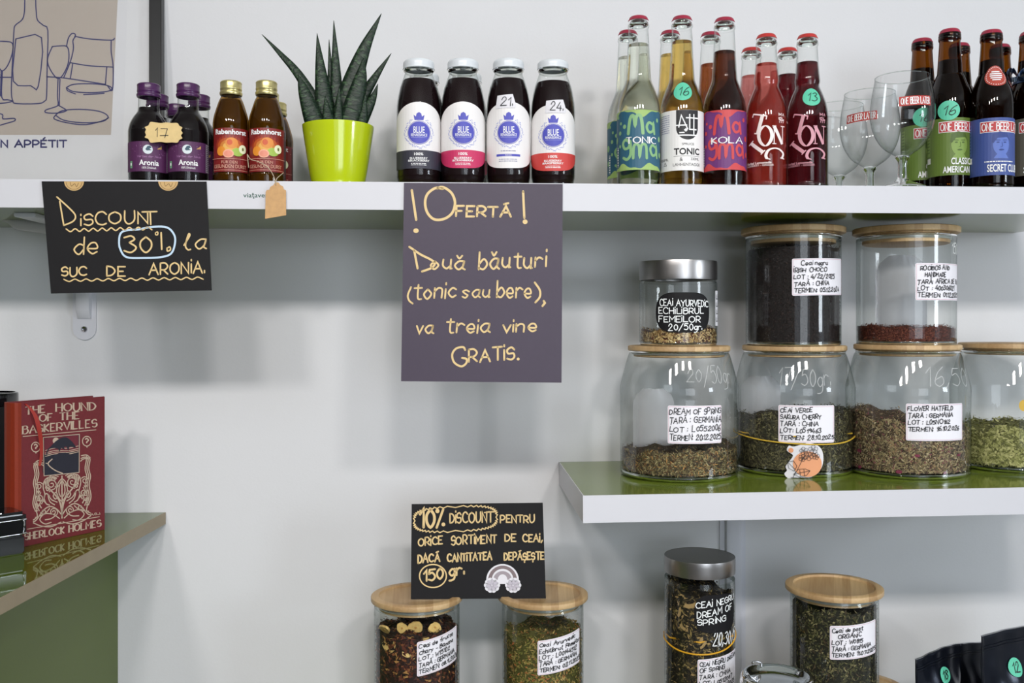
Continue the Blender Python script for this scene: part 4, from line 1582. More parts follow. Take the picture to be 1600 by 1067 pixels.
# ------------------------------------------------------------------ hand-lettered cards
def card(name, label, corners, Yt, Yb, m, cat='sign', th=0.0009):
    """corners in the photograph TL, TR, BR, BL; the card stands in a plane with its top at depth Yt, bottom at Yb"""
    tl = P(*corners[0], Yt); tr = P(*corners[1], Yt); bl = P(*corners[3], Yb); br = P(*corners[2], Yb)
    p0 = (tl + tr + bl + br) / 4
    n = (tr - tl).cross(bl - tl).normalized()
    if n.y > 0:
        n = -n
    cs = [on_plane(c[0], c[1], p0, n) for c in corners]
    t = thing(name, label, cat, p0)
    bm = bmesh.new()
    loc = [c - p0 for c in cs]
    N_ = 10
    # slightly bowed sheet
    def pt(u, v, back):
        a_ = loc[0].lerp(loc[1], u); b_ = loc[3].lerp(loc[2], u)
        q = a_.lerp(b_, v)
        return q - n * (th if back else 0)
    g = [[[bm.verts.new(pt(i / N_, j, b)) for j in range(2)] for i in range(N_ + 1)] for b in (0, 1)]
    for i in range(N_):
        bm.faces.new((g[0][i][0], g[0][i][1], g[0][i + 1][1], g[0][i + 1][0]))
        bm.faces.new((g[1][i][0], g[1][i + 1][0], g[1][i + 1][1], g[1][i][1]))
        bm.faces.new((g[0][i][0], g[0][i + 1][0], g[1][i + 1][0], g[1][i][0]))
        bm.faces.new((g[0][i][1], g[1][i][1], g[1][i + 1][1], g[0][i + 1][1]))
    for i in (0, N_):
        bm.faces.new((g[0][i][0], g[1][i][0], g[1][i][1], g[0][i][1]))
    bmesh.ops.recalc_face_normals(bm, faces=bm.faces)
    bm_obj('card', bm, m, t)
    f = plane_map(p0, n, 0.0002)
    return t, (lambda x, y, l: f(x, y, l) - p0), n


def zig(x0, y0, x1, y1, n, amp):
    return catmull([(x0 + (x1 - x0) * i / n, y0 + (y1 - y0) * i / n + (amp if i % 2 else -amp)) for i in range(n + 1)], 4)


def tf(o, s, ox, oy):
    return lambda x, y: (x / s + ox, y / s + oy)


# big offer card
t, fm, _ = card('offer_sign', 'tall plum-grey card lettered Ofert\u0103 in gold, hanging from the upper shelf', [(631.4, 285.5), (879.3, 287.6), (877.4, 597.8), (626.7, 595.6)], Y_SH - .0035, Y_SH - .008, M_CARD2)
a = Art(21)
q = tf(a, 3.233, 620, 280)
S = lambda pts, w_=3.2, sm=False: a.stroke([q(*p_) for p_ in (catmull(pts, 5) if sm else pts)], w_, M_GOLD, 1)
S([(76, 56), (98, 205)], 3.8); a.ell(*q(97, 260), 4.2, 3.6, M_GOLD, 1)
a.stroke([q(*p_) for p_ in catmull([(232, 48), (195, 45), (155, 75), (143, 120), (155, 170), (190, 203), (240, 200), (280, 170), (294, 120), (280, 75), (250, 48), (225, 40), (205, 46)], 5)], 4.0, M_GOLD, 1)
a.hand('FERT\u0102', 713, 798, 337.8, 15.5, 3.3, M_GOLD, jit=.5, slant=.05)
S([(638, 62), (644, 195)], 3.6); a.ell(*q(648, 215), 3.9, 3.7, M_GOLD, 1)
S([(88, 360), (105, 450)], 3.4); S([(64, 342), (120, 380), (170, 405), (192, 425), (175, 448), (128, 466)], 3.4, True)
a.hand('ou\u0103', 673, 726, 420, 22, 2.9, M_GOLD, jit=.5, slant=.1)
a.hand('b\u0103uturi', 748, 852, 420, 25, 3.0, M_GOLD, yb2=417, jit=.5, slant=.08)
S([(72, 545), (56, 585), (62, 612), (80, 628)], 2.8, True)
a.hand('tonic', 646, 712, 468, 24, 2.8, M_GOLD, yb2=465, jit=.5, slant=.1)
a.hand('sau', 723, 765, 464.5, 19, 2.6, M_GOLD, jit=.5, slant=.15)
a.hand('bere', 776, 829, 464.5, 25, 2.8, M_GOLD, jit=.5, slant=.08)
S([(697, 522), (722, 560), (722, 595), (700, 622)], 3.2, True); S([(742, 615), (748, 625), (736, 640)], 3.4)
a.hand('va', 650, 677, 521, 19, 2.8, M_GOLD, jit=.4, slant=.1)
a.hand('treia', 696, 765, 519.5, 22, 2.8, M_GOLD, jit=.5, slant=.12)
a.hand('vine', 785, 836, 518, 19, 2.8, M_GOLD, jit=.5, slant=.05)
S([(345, 862), (335, 848), (300, 855), (280, 885), (290, 925), (325, 945), (350, 930), (352, 908), (330, 903)], 3.2, True)
a.hand('RAT\u00edS', 733, 803, 566, 19, 3.0, M_GOLD, yb2=561, jit=.5)
a.ell(*q(613, 908), 2.3, 2.3, M_GOLD, 1)
a.build('lettering', fm, t)

# black discount card at the left
t, fm, nn = card('discount_sign', 'black landscape card lettered Discount de 30% hanging under purple-capped bottles', [(65, 283.2), (322.6, 283.6), (330.8, 453.6), (79.6, 458.6)], Y_SH - .0035, Y_SH - .010, M_CARD)
a = Art(22)
q = tf(a, 2.223, 0, 0)
w = 2.4
S = lambda pts, w_=2.4, sm=False, m_=M_GOLD: a.stroke([q(*p_) for p_ in (catmull(pts, 5) if sm else pts)], w_, m_, 1)
S([(208, 700), (222, 783)]); S([(198, 684), (240, 722), (262, 748), (255, 768), (222, 783)], 2.4, True)
a.hand('iSCOUN', 125.5, 230, 351.5, 19, w, M_GOLD, yb2=349.5, jit=.6)
S([(522, 735), (524, 780)]); S([(494, 736), (545, 735)])
S(zig(230, 800, 528, 793, 19, 5), 2.0)
a.hand('de', 115, 152, 398, 27, w, M_GOLD, yb2=396.5, jit=.3, slant=.05)
a.hand('30', 193, 236, 395, 24, 2.6, M_GOLD, jit=.5)
S([(560, 808), (562, 866)], 2.6); S([(540, 808), (548, 806), (548, 815), (541, 815), (540, 808)], 1.8, True); S([(580, 862), (590, 858), (592, 868), (582, 872), (580, 862)], 2.2, True)
a.stroke([q(*p_) for p_ in catmull([(440, 800), (480, 797), (530, 788), (580, 790), (605, 815), (608, 845), (595, 880), (560, 893), (500, 896), (440, 893), (418, 865), (414, 835), (420, 810)], 5, closed=True)], 3.0, mat('pale_blue_pen', 'bcd3e6', .5), 1, closed=True)
a.hand('la', 287, 322, 391, 24, w, M_GOLD, yb2=389, jit=.3, slant=.15)
a.hand('SUC', 97, 136, 431.5, 13.5, w, M_GOLD, yb2=430.5, jit=.5)
a.hand('DE', 167, 195, 431, 15, w, M_GOLD, jit=.5)
a.hand('ARON\u00edA.', 233, 320, 429, 17, w, M_GOLD, yb2=426, jit=.4)
S(zig(222, 974, 706, 966, 25, 4), 1.9)
a.build('lettering', fm, t)
KST = mat('kraft_seal_sticker', 'c6a36c', .6)
for i, cx in enumerate((116, 263)):
    a = Art(5)
    pts = [(cx + 15.5 * cos(radians(q_)), 283.6 + 14.5 * sin(radians(q_))) for q_ in range(0, 181, 12)]
    a.poly(pts, KST, 2)
    BR = mat('brown_print', '7a5c34', .6)
    a.stroke([(cx + 12.5 * cos(radians(q_)), 284 + 12 * sin(radians(q_))) for q_ in range(5, 176, 10)], .7, BR, 3)
    a.stroke(catmull([(cx - 6, 285), (cx - 4, 291), (cx + 1, 287), (cx + 4, 292), (cx + 7, 286)], 3), .8, BR, 3)
    a.build('round_sticker', fm, t)

# 10 % card standing on the two lids
LZ = 0.0
t10, fm, nn10 = card('tea_discount_sign', 'small black card lettered 10% discount standing on two bamboo lids', [(643.2, 787.5), (848, 785.3), (853, 934.8), (642, 936)], 1.447, 1.428, M_CARD)
a = Art(23)
q = tf(a, 6.668, 640, 780)
cl = []
for i in range(96):
    an = 2 * pi * i / 96
    ex, ey = abs(cos(an)) ** .6 * (1 if cos(an) > 0 else -1), abs(sin(an)) ** .6 * (1 if sin(an) > 0 else -1)
    x = 478 + 430 * ex; y = 205 + 128 * ey - 0.045 * (x - 478)
    amp = 8.5 * (1 if i % 2 else -1)
    cl.append(q(x + amp * cos(an), y + amp * sin(an)))
a.stroke(cl, 1.7, M_GOLD, 1, closed=True)
a.hand('10', 656, 678.5, 824, 28, 4.2, M_GOLD, jit=.2)
S = lambda pts, w_=3.0: a.stroke([q(*p_) for p_ in pts], w_, M_GOLD, 1)
S([(350, 105), (282, 295)], 3.6); a.ell(*q(290, 122), 3.2, 3.5, M_GOLD, 1); a.ell(*q(352, 262), 3.0, 3.0, M_GOLD, 1)
a.hand('D\u00edSCOUNT', 703, 770, 816.5, 15.5, 2.3, M_GOLD, yb2=815.5, jit=.5); S([(780, 138), (880, 130)], 2.0)
a.hand('PENTRU', 782, 835, 816, 11.5, 2.2, M_GOLD, jit=.6)
a.hand('OR\u00edCE', 654, 691, 853, 12, 2.2, M_GOLD, yb2=850, jit=.6)
a.hand('SORT\u00edMENT', 705, 776, 851, 13, 2.2, M_GOLD, yb2=848, jit=.6)
a.hand('DE', 789, 806, 846, 11.5, 2.2, M_GOLD, jit=.4)
a.hand('CEA\u00ed,', 817, 847, 846.5, 11, 2.2, M_GOLD, jit=.4)
a.hand('DAC\u0102', 653, 687, 879.5, 12.5, 2.6, M_GOLD, yb2=877, jit=.6)
a.hand('CANT\u00edTATEA', 699, 768, 877, 11.5, 2.5, M_GOLD, yb2=874.5, jit=.7)
a.hand('DEP\u0102\u015eE\u015eTE', 788, 850, 875, 11.5, 2.3, M_GOLD, yb2=874, jit=.5)
a.stroke([(676.5 + 21 * cos(2 * pi * i / 30), 899.8 + 18 * sin(2 * pi * i / 30)) for i in range(30)], 2.0, M_GOLD, 1, closed=True)
a.hand('150', 662, 692, 908, 17, 3.0, M_GOLD, yb2=904, jit=.3)
a.hand('gr.', 702, 725, 900, 17, 3.0, M_GOLD, yb2=896, jit=.3)
a.build('lettering', fm, t10)
a = Art(24)
STW = mat('sticker_white', 'dfdde2', .5); ST1 = mat('taupe_print', '7c6c6e', .5); ST2 = mat('grey_mauve_print', '9c9298', .5); ST3 = mat('lilac_grey_print', 'bcb6c0', .5)
cx, cy = 785.2, 906
arcp = lambda r, ry: [(cx + r * cos(radians(180 + d_)), cy + ry * sin(radians(180 + d_))) for d_ in range(0, 181, 12)]
for r, ry, m_, l_ in ((25.5, 25, STW, 2), (22.5, 22.5, ST1, 3), (17, 17.5, STW, 4), (14.5, 14, ST2, 5), (7.5, 9, STW, 6)):
    a.poly(arcp(r, ry) + [(cx + r, cy + 6), (cx - r, cy + 6)], m_, l_)
for sx_ in (-1, 1):
    fx = cx + sx_ * 16.5
    for i in range(10):
        an = 2 * pi * i / 10
        a.ell(fx + 8.5 * cos(an), 914 + 8 * sin(an), 4.2, 4.2, STW, 7, 12)
    a.ell(fx, 914, 9, 8.5, STW, 7, 20)
    for i in range(7):
        an = 2 * pi * i / 7 + .3
        a.ell(fx + 5.5 * cos(an), 914 + 5.2 * sin(an), 4.6, 2.2, ST3, 8, 10, an)
a.build('rainbow_sticker', fm, t10)['label'] = 'white-edged sticker of a grey rainbow with flowers'


# ------------------------------------------------------------------ tea
def leafpal(name, cols):
    return [mat('%s_%s' % (name, 'abcdef'[i]), c, 0.75) for i, c in enumerate(cols)]


def tea(R, rpx, y_top_l, y_top_r, zb, pal, n, L, W, seed, top_n=900, bump_=0.003, core=None, weights=None, rfun=None):
    """packed dried leaves inside a jar: a rough core with single flakes on its side and top; one mesh"""
    rnd = random.Random(seed)
    r = rpx * R.k
    zl, zr = R.z(y_top_l), R.z(y_top_r)
    ph = [rnd.uniform(0, 6.28) for _ in range(4)]

    def top(x, y):
        t_ = (x / r + 1) / 2
        return zl + (zr - zl) * t_ + bump_ * (sin(x * 130 + ph[0]) + sin(y * 150 + ph[1]) + .6 * sin((x + y) * 260 + ph[2])) * .6

    def rad(z):
        return (rfun(z) if rfun else r)
    vs, fs, fm_ = [], [], []
    SEG, RN = 36, 7
    zs_ = [zb + (min(zl, zr) - zb) * i / 8 for i in range(9)]
    for i, z in enumerate(zs_):
        for k_ in range(SEG):
            an = 2 * pi * k_ / SEG
            rr = rad(z) - .0016
            x, y = rr * cos(an), rr * sin(an)
            zz = z if i < 8 else top(x, y) - .001
            vs.append((x, y, zz))
    for i in range(8):
        for k_ in range(SEG):
            k2 = (k_ + 1) % SEG
            fs.append((i * SEG + k_, i * SEG + k2, (i + 1) * SEG + k2, (i + 1) * SEG + k_)); fm_.append(0)
    base = 8 * SEG
    for j in range(1, RN):
        for k_ in range(SEG):
            an = 2 * pi * k_ / SEG
            rr = (r - .0016) * (1 - j / RN)
            x, y = rr * cos(an), rr * sin(an)
            vs.append((x, y, top(x, y) - .001))
        for k_ in range(SEG):
            k2 = (k_ + 1) % SEG
            b1 = base + (j - 1) * SEG; b2 = base + j * SEG
            if j == 1:
                b1 = base
            fs.append((b1 + k_, b1 + k2, b2 + k2, b2 + k_)); fm_.append(0)
    fs.append(tuple(base + (RN - 1) * SEG + k_ for k_ in range(SEG))); fm_.append(0)
    npal = len(pal)
    w_ = weights or [1] * npal
    cw = []
    tot = 0
    for x in w_:
        tot += x; cw.append(tot)

    def flake(p, u, v, nrm_):
        l = L * rnd.uniform(.45, 1.5); w2 = W * rnd.uniform(.5, 1.5)
        an = rnd.uniform(0, pi)
        d1 = u * cos(an) + v * sin(an)
        d2 = nrm_.cross(d1)
        lift = nrm_ * rnd.uniform(-.0004, .0012)
        tip = nrm_ * rnd.uniform(-.0012, .0012)
        c = p + lift
        b_ = len(vs)
        bend = d2 * (w2 * rnd.uniform(-.6, .6))
        vs.extend([tuple(c - d1 * l / 2 - tip), tuple(c + d2 * w2 / 2 + bend), tuple(c + d1 * l / 2 + tip), tuple(c - d2 * w2 / 2 + bend)])
        fs.append((b_, b_ + 1, b_ + 2, b_ + 3))
        x = rnd.uniform(0, tot)
        k_ = 0
        while cw[k_] < x:
            k_ += 1
        fm_.append(k_)
    # only the half that faces the room needs dense flakes; the rest gets a thinner coat
    for i in range(n):
        an = rnd.gauss(-pi / 2, .85) if i % 5 else rnd.uniform(0, 2 * pi)
        c_, s_ = cos(an), sin(an)
        zt = top(r * c_, r * s_)
        z = rnd.uniform(zb + .001, zt)
        rr = rad(z) - rnd.uniform(.0003, .0014)
        flake(Vector((rr * c_, rr * s_, z)), Vector((-s_, c_, 0)), Vector((0, 0, 1)), Vector((c_, s_, 0)))
    for i in range(top_n):
        an = rnd.uniform(0, 2 * pi); rr = (r - .002) * sqrt(rnd.random())
        x, y = rr * cos(an), rr * sin(an)
        flake(Vector((x, y, top(x, y) + rnd.uniform(0, .0015))), Vector((1, 0, rnd.uniform(-.6, .6))).normalized(), Vector((0, 1, rnd.uniform(-.6, .6))).normalized(), Vector((0, 0, 1)))
    o = mesh_obj('dried_tea', vs, fs, pal, R.root, fm_)
    o['kind'] = 'stuff'
    return o


def bamboo_lid(R, hw, ytop, ybot_edge, plug_hw, plug_d, dish=False):
    r = hw * R.k
    zt = R.z(ytop)
    th = ybot_edge * R.k
    pz = plug_d * R.k
    if dish:
        p = [(0, zt - .0038), (r * .78, zt - .0038), (r * .815, zt - .003), (r * .835, zt), (r * .97, zt), (r * .995, zt - .001), (r, zt - .002), (r, zt - th + .001), (r * .99, zt - th), (0, zt - th)]
    else:
        p = [(0, zt), (r * .97, zt), (r * .995, zt - .001), (r, zt - .002), (r, zt - th + .0012), (r * .985, zt - th), (0, zt - th)]
    lid = lathe('lid', p, M_BAMBOO, R.root, 64)
    pr = plug_hw * R.k
    g = lathe('plug', [(0, zt - th), (pr, zt - th), (pr, zt - th - pz), (pr * .96, zt - th - pz - .001), (0, zt - th - pz - .001)], M_BAMBOO, lid, 56)
    lathe('seal_ring', [(pr * .99, zt - th - pz * .25), (pr * 1.035, zt - th - pz * .35), (pr * 1.05, zt - th - pz * .5), (pr * 1.03, zt - th - pz * .65), (pr * .99, zt - th - pz * .7)], M_SEAL, lid, 56)
    return lid


def glass_base(R, rpx, hpx, m=M_THICK):
    r = rpx * R.k; h = hpx * R.k
    lathe('glass_base', lin_prof([(0, h), (r * .90, h), (r * .985, h * .9), (r, h * .55), (r * .96, h * .1), (r * .9, 0, 1), (0, .0006)], 3), m, R.root, 56)


def steel_lid(R, hw, ytop, ybot):
    zt, zb_, r = R.z(ytop), R.z(ybot), hw * R.k
    return lathe('lid', lin_prof([(0, zt - .0004), (r * .9, zt), (r * .97, zt), (r, zt - .0015), (r, zb_ + .001), (r * .985, zb_, 1), (r * .93, zb_, 1), (r * .93, zb_ + .002)], 3), M_STEEL, R.root, 72)


def jar_label(R, rpx, dx0, dx1, y0, y1, lines, seed, ink=M_INK, pen=1.12, rows=None, bg=M_PAPER, slope=0.0, lift=.0005, name='label'):
    """white rounded label; dx from the jar's centre in the photograph"""
    u0, u1 = arc(dx0, rpx), arc(dx1, rpx)
    a = Art(seed)
    a.rect(u0, y0, u1, y1, bg, 0, r=2.6)
    if bg is M_PAPER:
        e = 1.6
        a.stroke([(u0 + e, y0 + e), (u1 - e, y0 + e), (u1 - e, y1 - e), (u0 + e, y1 - e)], .45, M_PINKLINE, 1, closed=True)
    n_ = len(lines)
    W2 = u1 - u0
    hh = (y1 - y0 - 5) / n_
    for i, ln in enumerate(lines):
        ind = 3.0
        if isinstance(ln, tuple):
            ln, ind, wd = ln
        else:
            wd = min(W2 - 5, 4.6 * len(ln) * (hh / 11.0) + 4)
        yb_ = y0 + 2.5 + hh * (i + .80)
        a.hand(ln, u0 + ind, u0 + ind + wd, yb_, hh * .62, pen, ink, 2, yb2=yb_ - 1.0, jit=1.15, slant=.12)
    mp_ = R.map(rpx, lift=lift)
    if slope:
        um, ym = (u0 + u1) / 2, (y0 + y1) / 2
        f2 = lambda u, v, l: mp_(u, v + slope * (u - um), l)
    else:
        f2 = mp_
    return a.build(name, f2, R.root, step=6)


def band(R, rpx, pts, m, rad=.0011):
    """rubber band around a jar; pts (angle deg from the front, y)"""
    c = catmull(pts, 6, closed=True)
    k_ = (R.D - rpx * R.k) / F
    ps = []
    for an, y in c:
        rr = (rpx + .6) * R.k
        ps.append((rr * sin(radians(an)), -rr * cos(radians(an)), (HOR - y) * k_ + EYE - R.zb))
    return tube('rubber_band', ps, rad, m, R.root, 6, closed=True)


M_BAND = mat('yellow_rubber', 'd3ad3a', 0.5)
PAL_SPRING = leafpal('spring_tea', ('3a3024', '5d5238', '857850', 'a89a70', '6d4a2c', 'b98a4e'))
PAL_GREEN = leafpal('green_tea', ('2e2a1e', '4a4630', '625c3e', '7a7450', '3c3a28'))
PAL_FLOWER = leafpal('flower_tea', ('4a3c30', '6f6048', '93845f', 'b3a27e', '7c4a4c', '9a7f5c'))
PAL_PALE = leafpal('lime_blossom_tea', ('5c5c34', '85864c', 'a3a266', 'bdb97e', '6f7040'))
PAL_BLACK = leafpal('black_tea', ('17100f', '241a18', '33241f', '1d1514'))
PAL_ROOI = leafpal('rooibos', ('3e1a10', '5c2a1a', '70382a', '824a34'))
PAL_AYUR = leafpal('spiced_tea', ('4a3020', '8a6a40', 'b89a66', 'd6c08c', '5c3020'))
PAL_FRUIT = leafpal('fruit_tea', ('1f100e', '3c1c16', '5c2c1c', '84502e', '2c1c14', 'a87c44'))
PAL_HERB = leafpal('herb_tea', ('4c4a20', '6c6a2e', '8a8040', 'a0864c', 'b89c5c', 'a8683a'))
PAL_DARKHERB = leafpal('dark_herb_tea', ('1c1c10', '343420', '4c4c2c', '6a6440', '8a8058', '4a3c28'))
PAL_TALL = leafpal('dark_leaf_tea', ('14100a', '2a2418', '4a4028', '6c5c38', '94804c', 'a88c5c'))
PAL_AMB2 = None


def big_jar(label, cx, lidtop, chalk, seed, dY=0.0, yl=None, yr=None, pal=None, wts=None, L=.006, W=.0016, n=5200, scoop=None, max_hw=90.8, lid_hw=79):
    Yc = 1.462 + dY
    X = P(cx, 700, Yc).x
    R = Round('tea_jar', label, 'jar', cx, Yc, z_mid(X) + .0002, 'broad tea jars on the middle shelf')
    s = 1.0
    zt0 = R.z(lidtop)
    R.body([(82 * s, None), (87 * s, None), (89.5, 739.5), (90.8, 733), (max_hw, 724), (max_hw, 700), (max_hw, 640), (max_hw, 620), (91, 604), (88, 590), (82, 567), (78.4, 555), (76, 550), (75, 546, 1)], M_JAR, seg=72)
    kk = R.k
    lathe('glass_rim', lin_prof([(73.5 * kk, R.z(546)), (76 * kk, R.z(546.4)), (77.4 * kk, R.z(548)), (76.6 * kk, R.z(550)), (74 * kk, R.z(550.5)), (73 * kk, R.z(548))], 3), M_THICK, R.root, 64)
    glass_base(R, 89.6, 8)
    bamboo_lid(R, lid_hw, lidtop, 8.2, 70, 8.5)
    rf = lambda z: max(.01, R.rf(z) - .0022)
    tea(R, 90, yl, yr, R.k * 9.5, pal, n, L, W, seed, rfun=rf, weights=wts, bump_=.0045)
    return R


BJ1 = big_jar('broad glass jar under the small steel-lidded jar, leftmost on green shelf', 1060.5, 539.5, None, 31, 0.0, 703, 690, PAL_SPRING, (4, 4, 3, 2, 1.3, .9), .0062, .0015)
jar_label(BJ1, 91.3, -17, 65.5, 634, 693.5, ['DREAM OF SPR\u00edNG', '\u0162AR\u0102 : GERMAN\u00edA', 'LOT : L0552006', 'TERMEN: 20.12.2025'], 41)
BJ2 = big_jar('broad glass jar with rubber band and orange flower sticker', 1240.5, 539.0, None, 32, .029, 649, 636, PAL_GREEN, (3, 4, 4, 1.5, 3), .0066, .0020)
jar_label(BJ2, 91.3, -23.5, 60, 633.5, 692, ['CEA\u00ed VERDE', 'SAKURA CHERRY', 'TAR\u0102 : CH\u00edNA', 'LOT: L0519463', 'TERMEN: 28.10.2025'], 42)
BJ3 = big_jar('broad glass jar lettered Flower with pinkish-brown tea, beneath the half-empty rooibos jar', 1417, 537.5, None, 33, -.013, 637, 668, PAL_FLOWER, (2.5, 4, 4, 2.2, 1.0, 2), .0066, .0017)
jar_label(BJ3, 91.3, -1.5, 79, 631, 689, ['FLOWER HATF\u00edELD', '\u0162AR\u0102 : GERMAN\u00edA', 'LOT : L05NO162', 'TERMEN: 16.10.2026', ' '], 43)
BJ4 = big_jar('broad glass jar of pale green blossom tea, cut by right picture edge', 1583, 535.5, None, 34, .027, 668, 655, PAL_PALE, (2, 3, 4, 3, 2), .009, .0034, n=3800)
# petals in the flower jar
rnd = random.Random(77)
for R_, n_, cols in ((BJ3, 9, ('7a2c44', '8c3a50')), ):
    bm = bmesh.new()
    for i in range(n_):
        an = -pi / 2 + rnd.uniform(-1.1, 1.1)
        z = R_.z(rnd.choice((640, 648, 655, 700, 725, 740)))
        r = R_.rf(z) - .0012
        c = Vector((r * cos(an), r * sin(an), z))
        u = Vector((-sin(an), cos(an), 0)); v = Vector((0, 0, 1))
        s = rnd.uniform(.002, .0048)
        vv = [bm.verts.new(c + u * (s * cos(q_)) + v * (s * .6 * sin(q_)) + Vector((cos(an), sin(an), 0)) * rnd.uniform(-.0004, .0008)) for q_ in [k_ * pi / 4 for k_ in range(8)]]
        bm.faces.new(vv)
    bm_obj('rose_petal', bm, mat('dried_rose_petal', '7a2c44', .7), R_.root)['kind'] = 'stuff'


def chalk(R, rpx, items, m=M_CHALK, seed=5, turn=0.0):
    a = Art(seed)
    for (txt, dx0, dx1, yb_, h, pen, sl) in items:
        a.hand(txt, arc(dx0, rpx), arc(dx1, rpx), yb_, h, pen, m, 0, slant=sl, jit=.5, yb2=yb_)
    a.build('chalk_lettering', R.map(rpx, lift=.0004), R.root, step=6, stepy=8)


CHALK3 = thin_glass('thin_chalk_pen', 'ffffff', 'ffffff', 0.62, 0.7, 2.0, rough=0.9)
CHALK2 = thin_glass('faint_chalk_pen', 'ffffff', 'ffffff', 0.35, 0.5, 2.0, rough=0.8)
chalk(BJ1, 88, [('20', 12, 34, 597, 18, 1.3, .1)], CHALK2)
chalk(BJ1, 88, [('/50gr', 38, 79, 600, 26, 1.1, .05)], CHALK3)
chalk(BJ2, 88, [('17/50gr.', -24, 54, 603, 26, 1.1, .15)], CHALK3)
chalk(BJ3, 88, [('16,50', 26, 84, 604, 28, 1.1, .1)], CHALK3)

# rubber band and flower sticker on the second jar
band(BJ2, 91.3, [(-90, 684), (-60, 687), (-30, 691), (0, 693.5), (30, 694.5), (55, 692.5), (90, 683), (140, 676), (180, 674), (220, 678)], M_BAND)
a = Art(51)
STO = mat('apricot_print', 'e39d72', .5)
du = arc(12.5, 91.3)
blob = catmull([(-12, -24), (-20, -25), (-23, -17), (-14, -10), (-20, 0), (-25, 8), (-23, 14), (-27, 20), (-20, 27), (-8, 28), (0, 24), (14, 23), (28, 12), (33, -2), (31, -18), (22, -27), (8, -30)], 4, closed=True)
a.poly([(du + x, 722 + y) for x, y in blob], STW, 0)
a.ell(du + 8, 725, 22, 20, STO, 1, 36); a.ell(du - 17, 704, 3.8, 3.8, STO, 1)
for (fx, fy, r) in ((2, 704, 6.5), (16, 702, 7.5), (9, 712, 7.5), (20, 712, 6), (0, 715, 6)):
    for i in range(5):
        an = 2 * pi * i / 5 + fx
        a.stroke([(du + fx + r * .55 * cos(an) + r * .42 * cos(2 * pi * j / 9), fy + r * .5 * sin(an) + r * .42 * sin(2 * pi * j / 9)) for j in range(9)], .55, BLK, 3, closed=True)
for pts in ([(-14, 746), (-8, 735), (-2, 722), (2, 714)], [(-22, 722), (-13, 720), (-8, 728), (-12, 736), (-20, 732), (-22, 722)], [(-22, 722), (-10, 734)],
            [(-13, 741), (-6, 733), (4, 732), (11, 735), (6, 742), (-4, 745), (-13, 741)], [(-13, 741), (-2, 738), (11, 735)], [(-4, 734), (-3, 744)], [(2, 733), (3, 743)]):
    a.stroke([(du + x, y) for x, y in pts], .65, BLK, 3)
a.build('flower_sticker', BJ2.map(91.3, lift=.0009), BJ2.root, step=6)['label'] = 'white-edged sticker of line-drawn flowers on an orange disc'
a = Art(3)
a.ell(arc(15, 91.3), 634, 7, 9, mat('mustard_sticker', 'd6b04a', .5), 0)
a.build('round_sticker', BJ4.map(91.3, lift=.0006), BJ4.root, step=6)


# clear scoops standing in the tea
def scoop(R, dx, w, ytop, ybot, yo, rz):
    k_ = R.k
    vs, fs = [], []
    nU, nV = 12, 10
    zt, zb_ = R.z(ytop), R.z(ybot)
    for j in range(nV + 1):
        t_ = j / nV
        for i in range(nU + 1):
            u = -1 + 2 * i / nU
            wz = w * k_ * .5
            rr = 1.0 if t_ > .25 else sqrt(max(0.03, 1 - ((.25 - t_) / .25) ** 2 * .75))
            x = u * wz * rr
            y = (u * u) * wz * .55
            vs.append((dx * k_ + x * cos(rz) - y * sin(rz), yo + x * sin(rz) + y * cos(rz) + t_ * .008, zt + (zb_ - zt) * t_))
    for j in range(nV):
        for i in range(nU):
            b_ = j * (nU + 1) + i
            fs.append((b_, b_ + 1, b_ + nU + 2, b_ + nU + 1))
    n0 = len(vs)
    vs += [(v[0], v[1] + .0012, v[2]) for v in vs[:n0]]
    fs += [tuple(i + n0 for i in f)[::-1] for f in fs[:]]
    return mesh_obj('scoop', vs, fs, M_PLASTIC, R.root, smooth=True)


scoop(BJ1, -37, 66, 609, 716, .012, .15)['label'] = 'clear plastic scoop standing in the tea'
scoop(BJ2, -48, 62, 589, 672, .010, .2)['label'] = 'clear plastic scoop standing in the tea'

# ---- upper jars standing on the lids
def lid_top(R):
    return R.zb + R.z({id(BJ1): 539.5, id(BJ2): 539.0, id(BJ3): 537.5}[id(R)])


SJ = Round('tea_jar', 'small glass jar with steel lid and oval black label, on leftmost broad jar', 'jar', 1059.5, 1.452, lid_top(BJ1) + .0002)
SJ.body([(50, None), (57.5, None), (59.5, 533), (60, 528), (60, 450), (59, 442), (57, 437, 1), (57, 425, 1)], M_JAR, seg=64)
glass_base(SJ, 59, 5)
steel_lid(SJ, 60, 410, 437)
tea(SJ, 58.5, 517, 513, SJ.k * 5, PAL_AYUR, 1500, .006, .0022, 61, top_n=700, weights=(2, 3, 4, 3, 1.2), bump_=.004)
a = Art(62)
el = [(42 * abs(cos(t_)) ** .5 * (1 if cos(t_) > 0 else -1), 488 + 31.5 * abs(sin(t_)) ** .8 * (1 if sin(t_) > 0 else -1)) for t_ in [2 * pi * i / 48 for i in range(48)]]
c0 = arc(9, 60)
a.poly([(c0 + x * 1.08, y) for x, y in el], M_CARD, 0)
a.hand('CEA\u00ed AYURVED\u00edC', c0 - 38, c0 + 42, 477, 9.5, 1.4, M_CHALK, 1, yb2=479, jit=.6)
a.hand('ECH\u00edL\u00edBRUL', c0 - 40, c0 + 32, 490, 9, 1.4, M_CHALK, 1, jit=.6)
a.hand('FEME\u00edLOR', c0 - 40, c0 + 27, 503, 9, 1.4, M_CHALK, 1, jit=.6)
a.hand('20/50gr.', c0 - 24, c0 + 30, 516, 9.5, 1.4, M_CHALK, 1, yb2=515, jit=.6)
a.build('black_label', SJ.map(60, lift=.0005), SJ.root, step=5)
a = Art(63)
a.rect(74, 453, 100, 509, M_PAPER, 0, r=2)
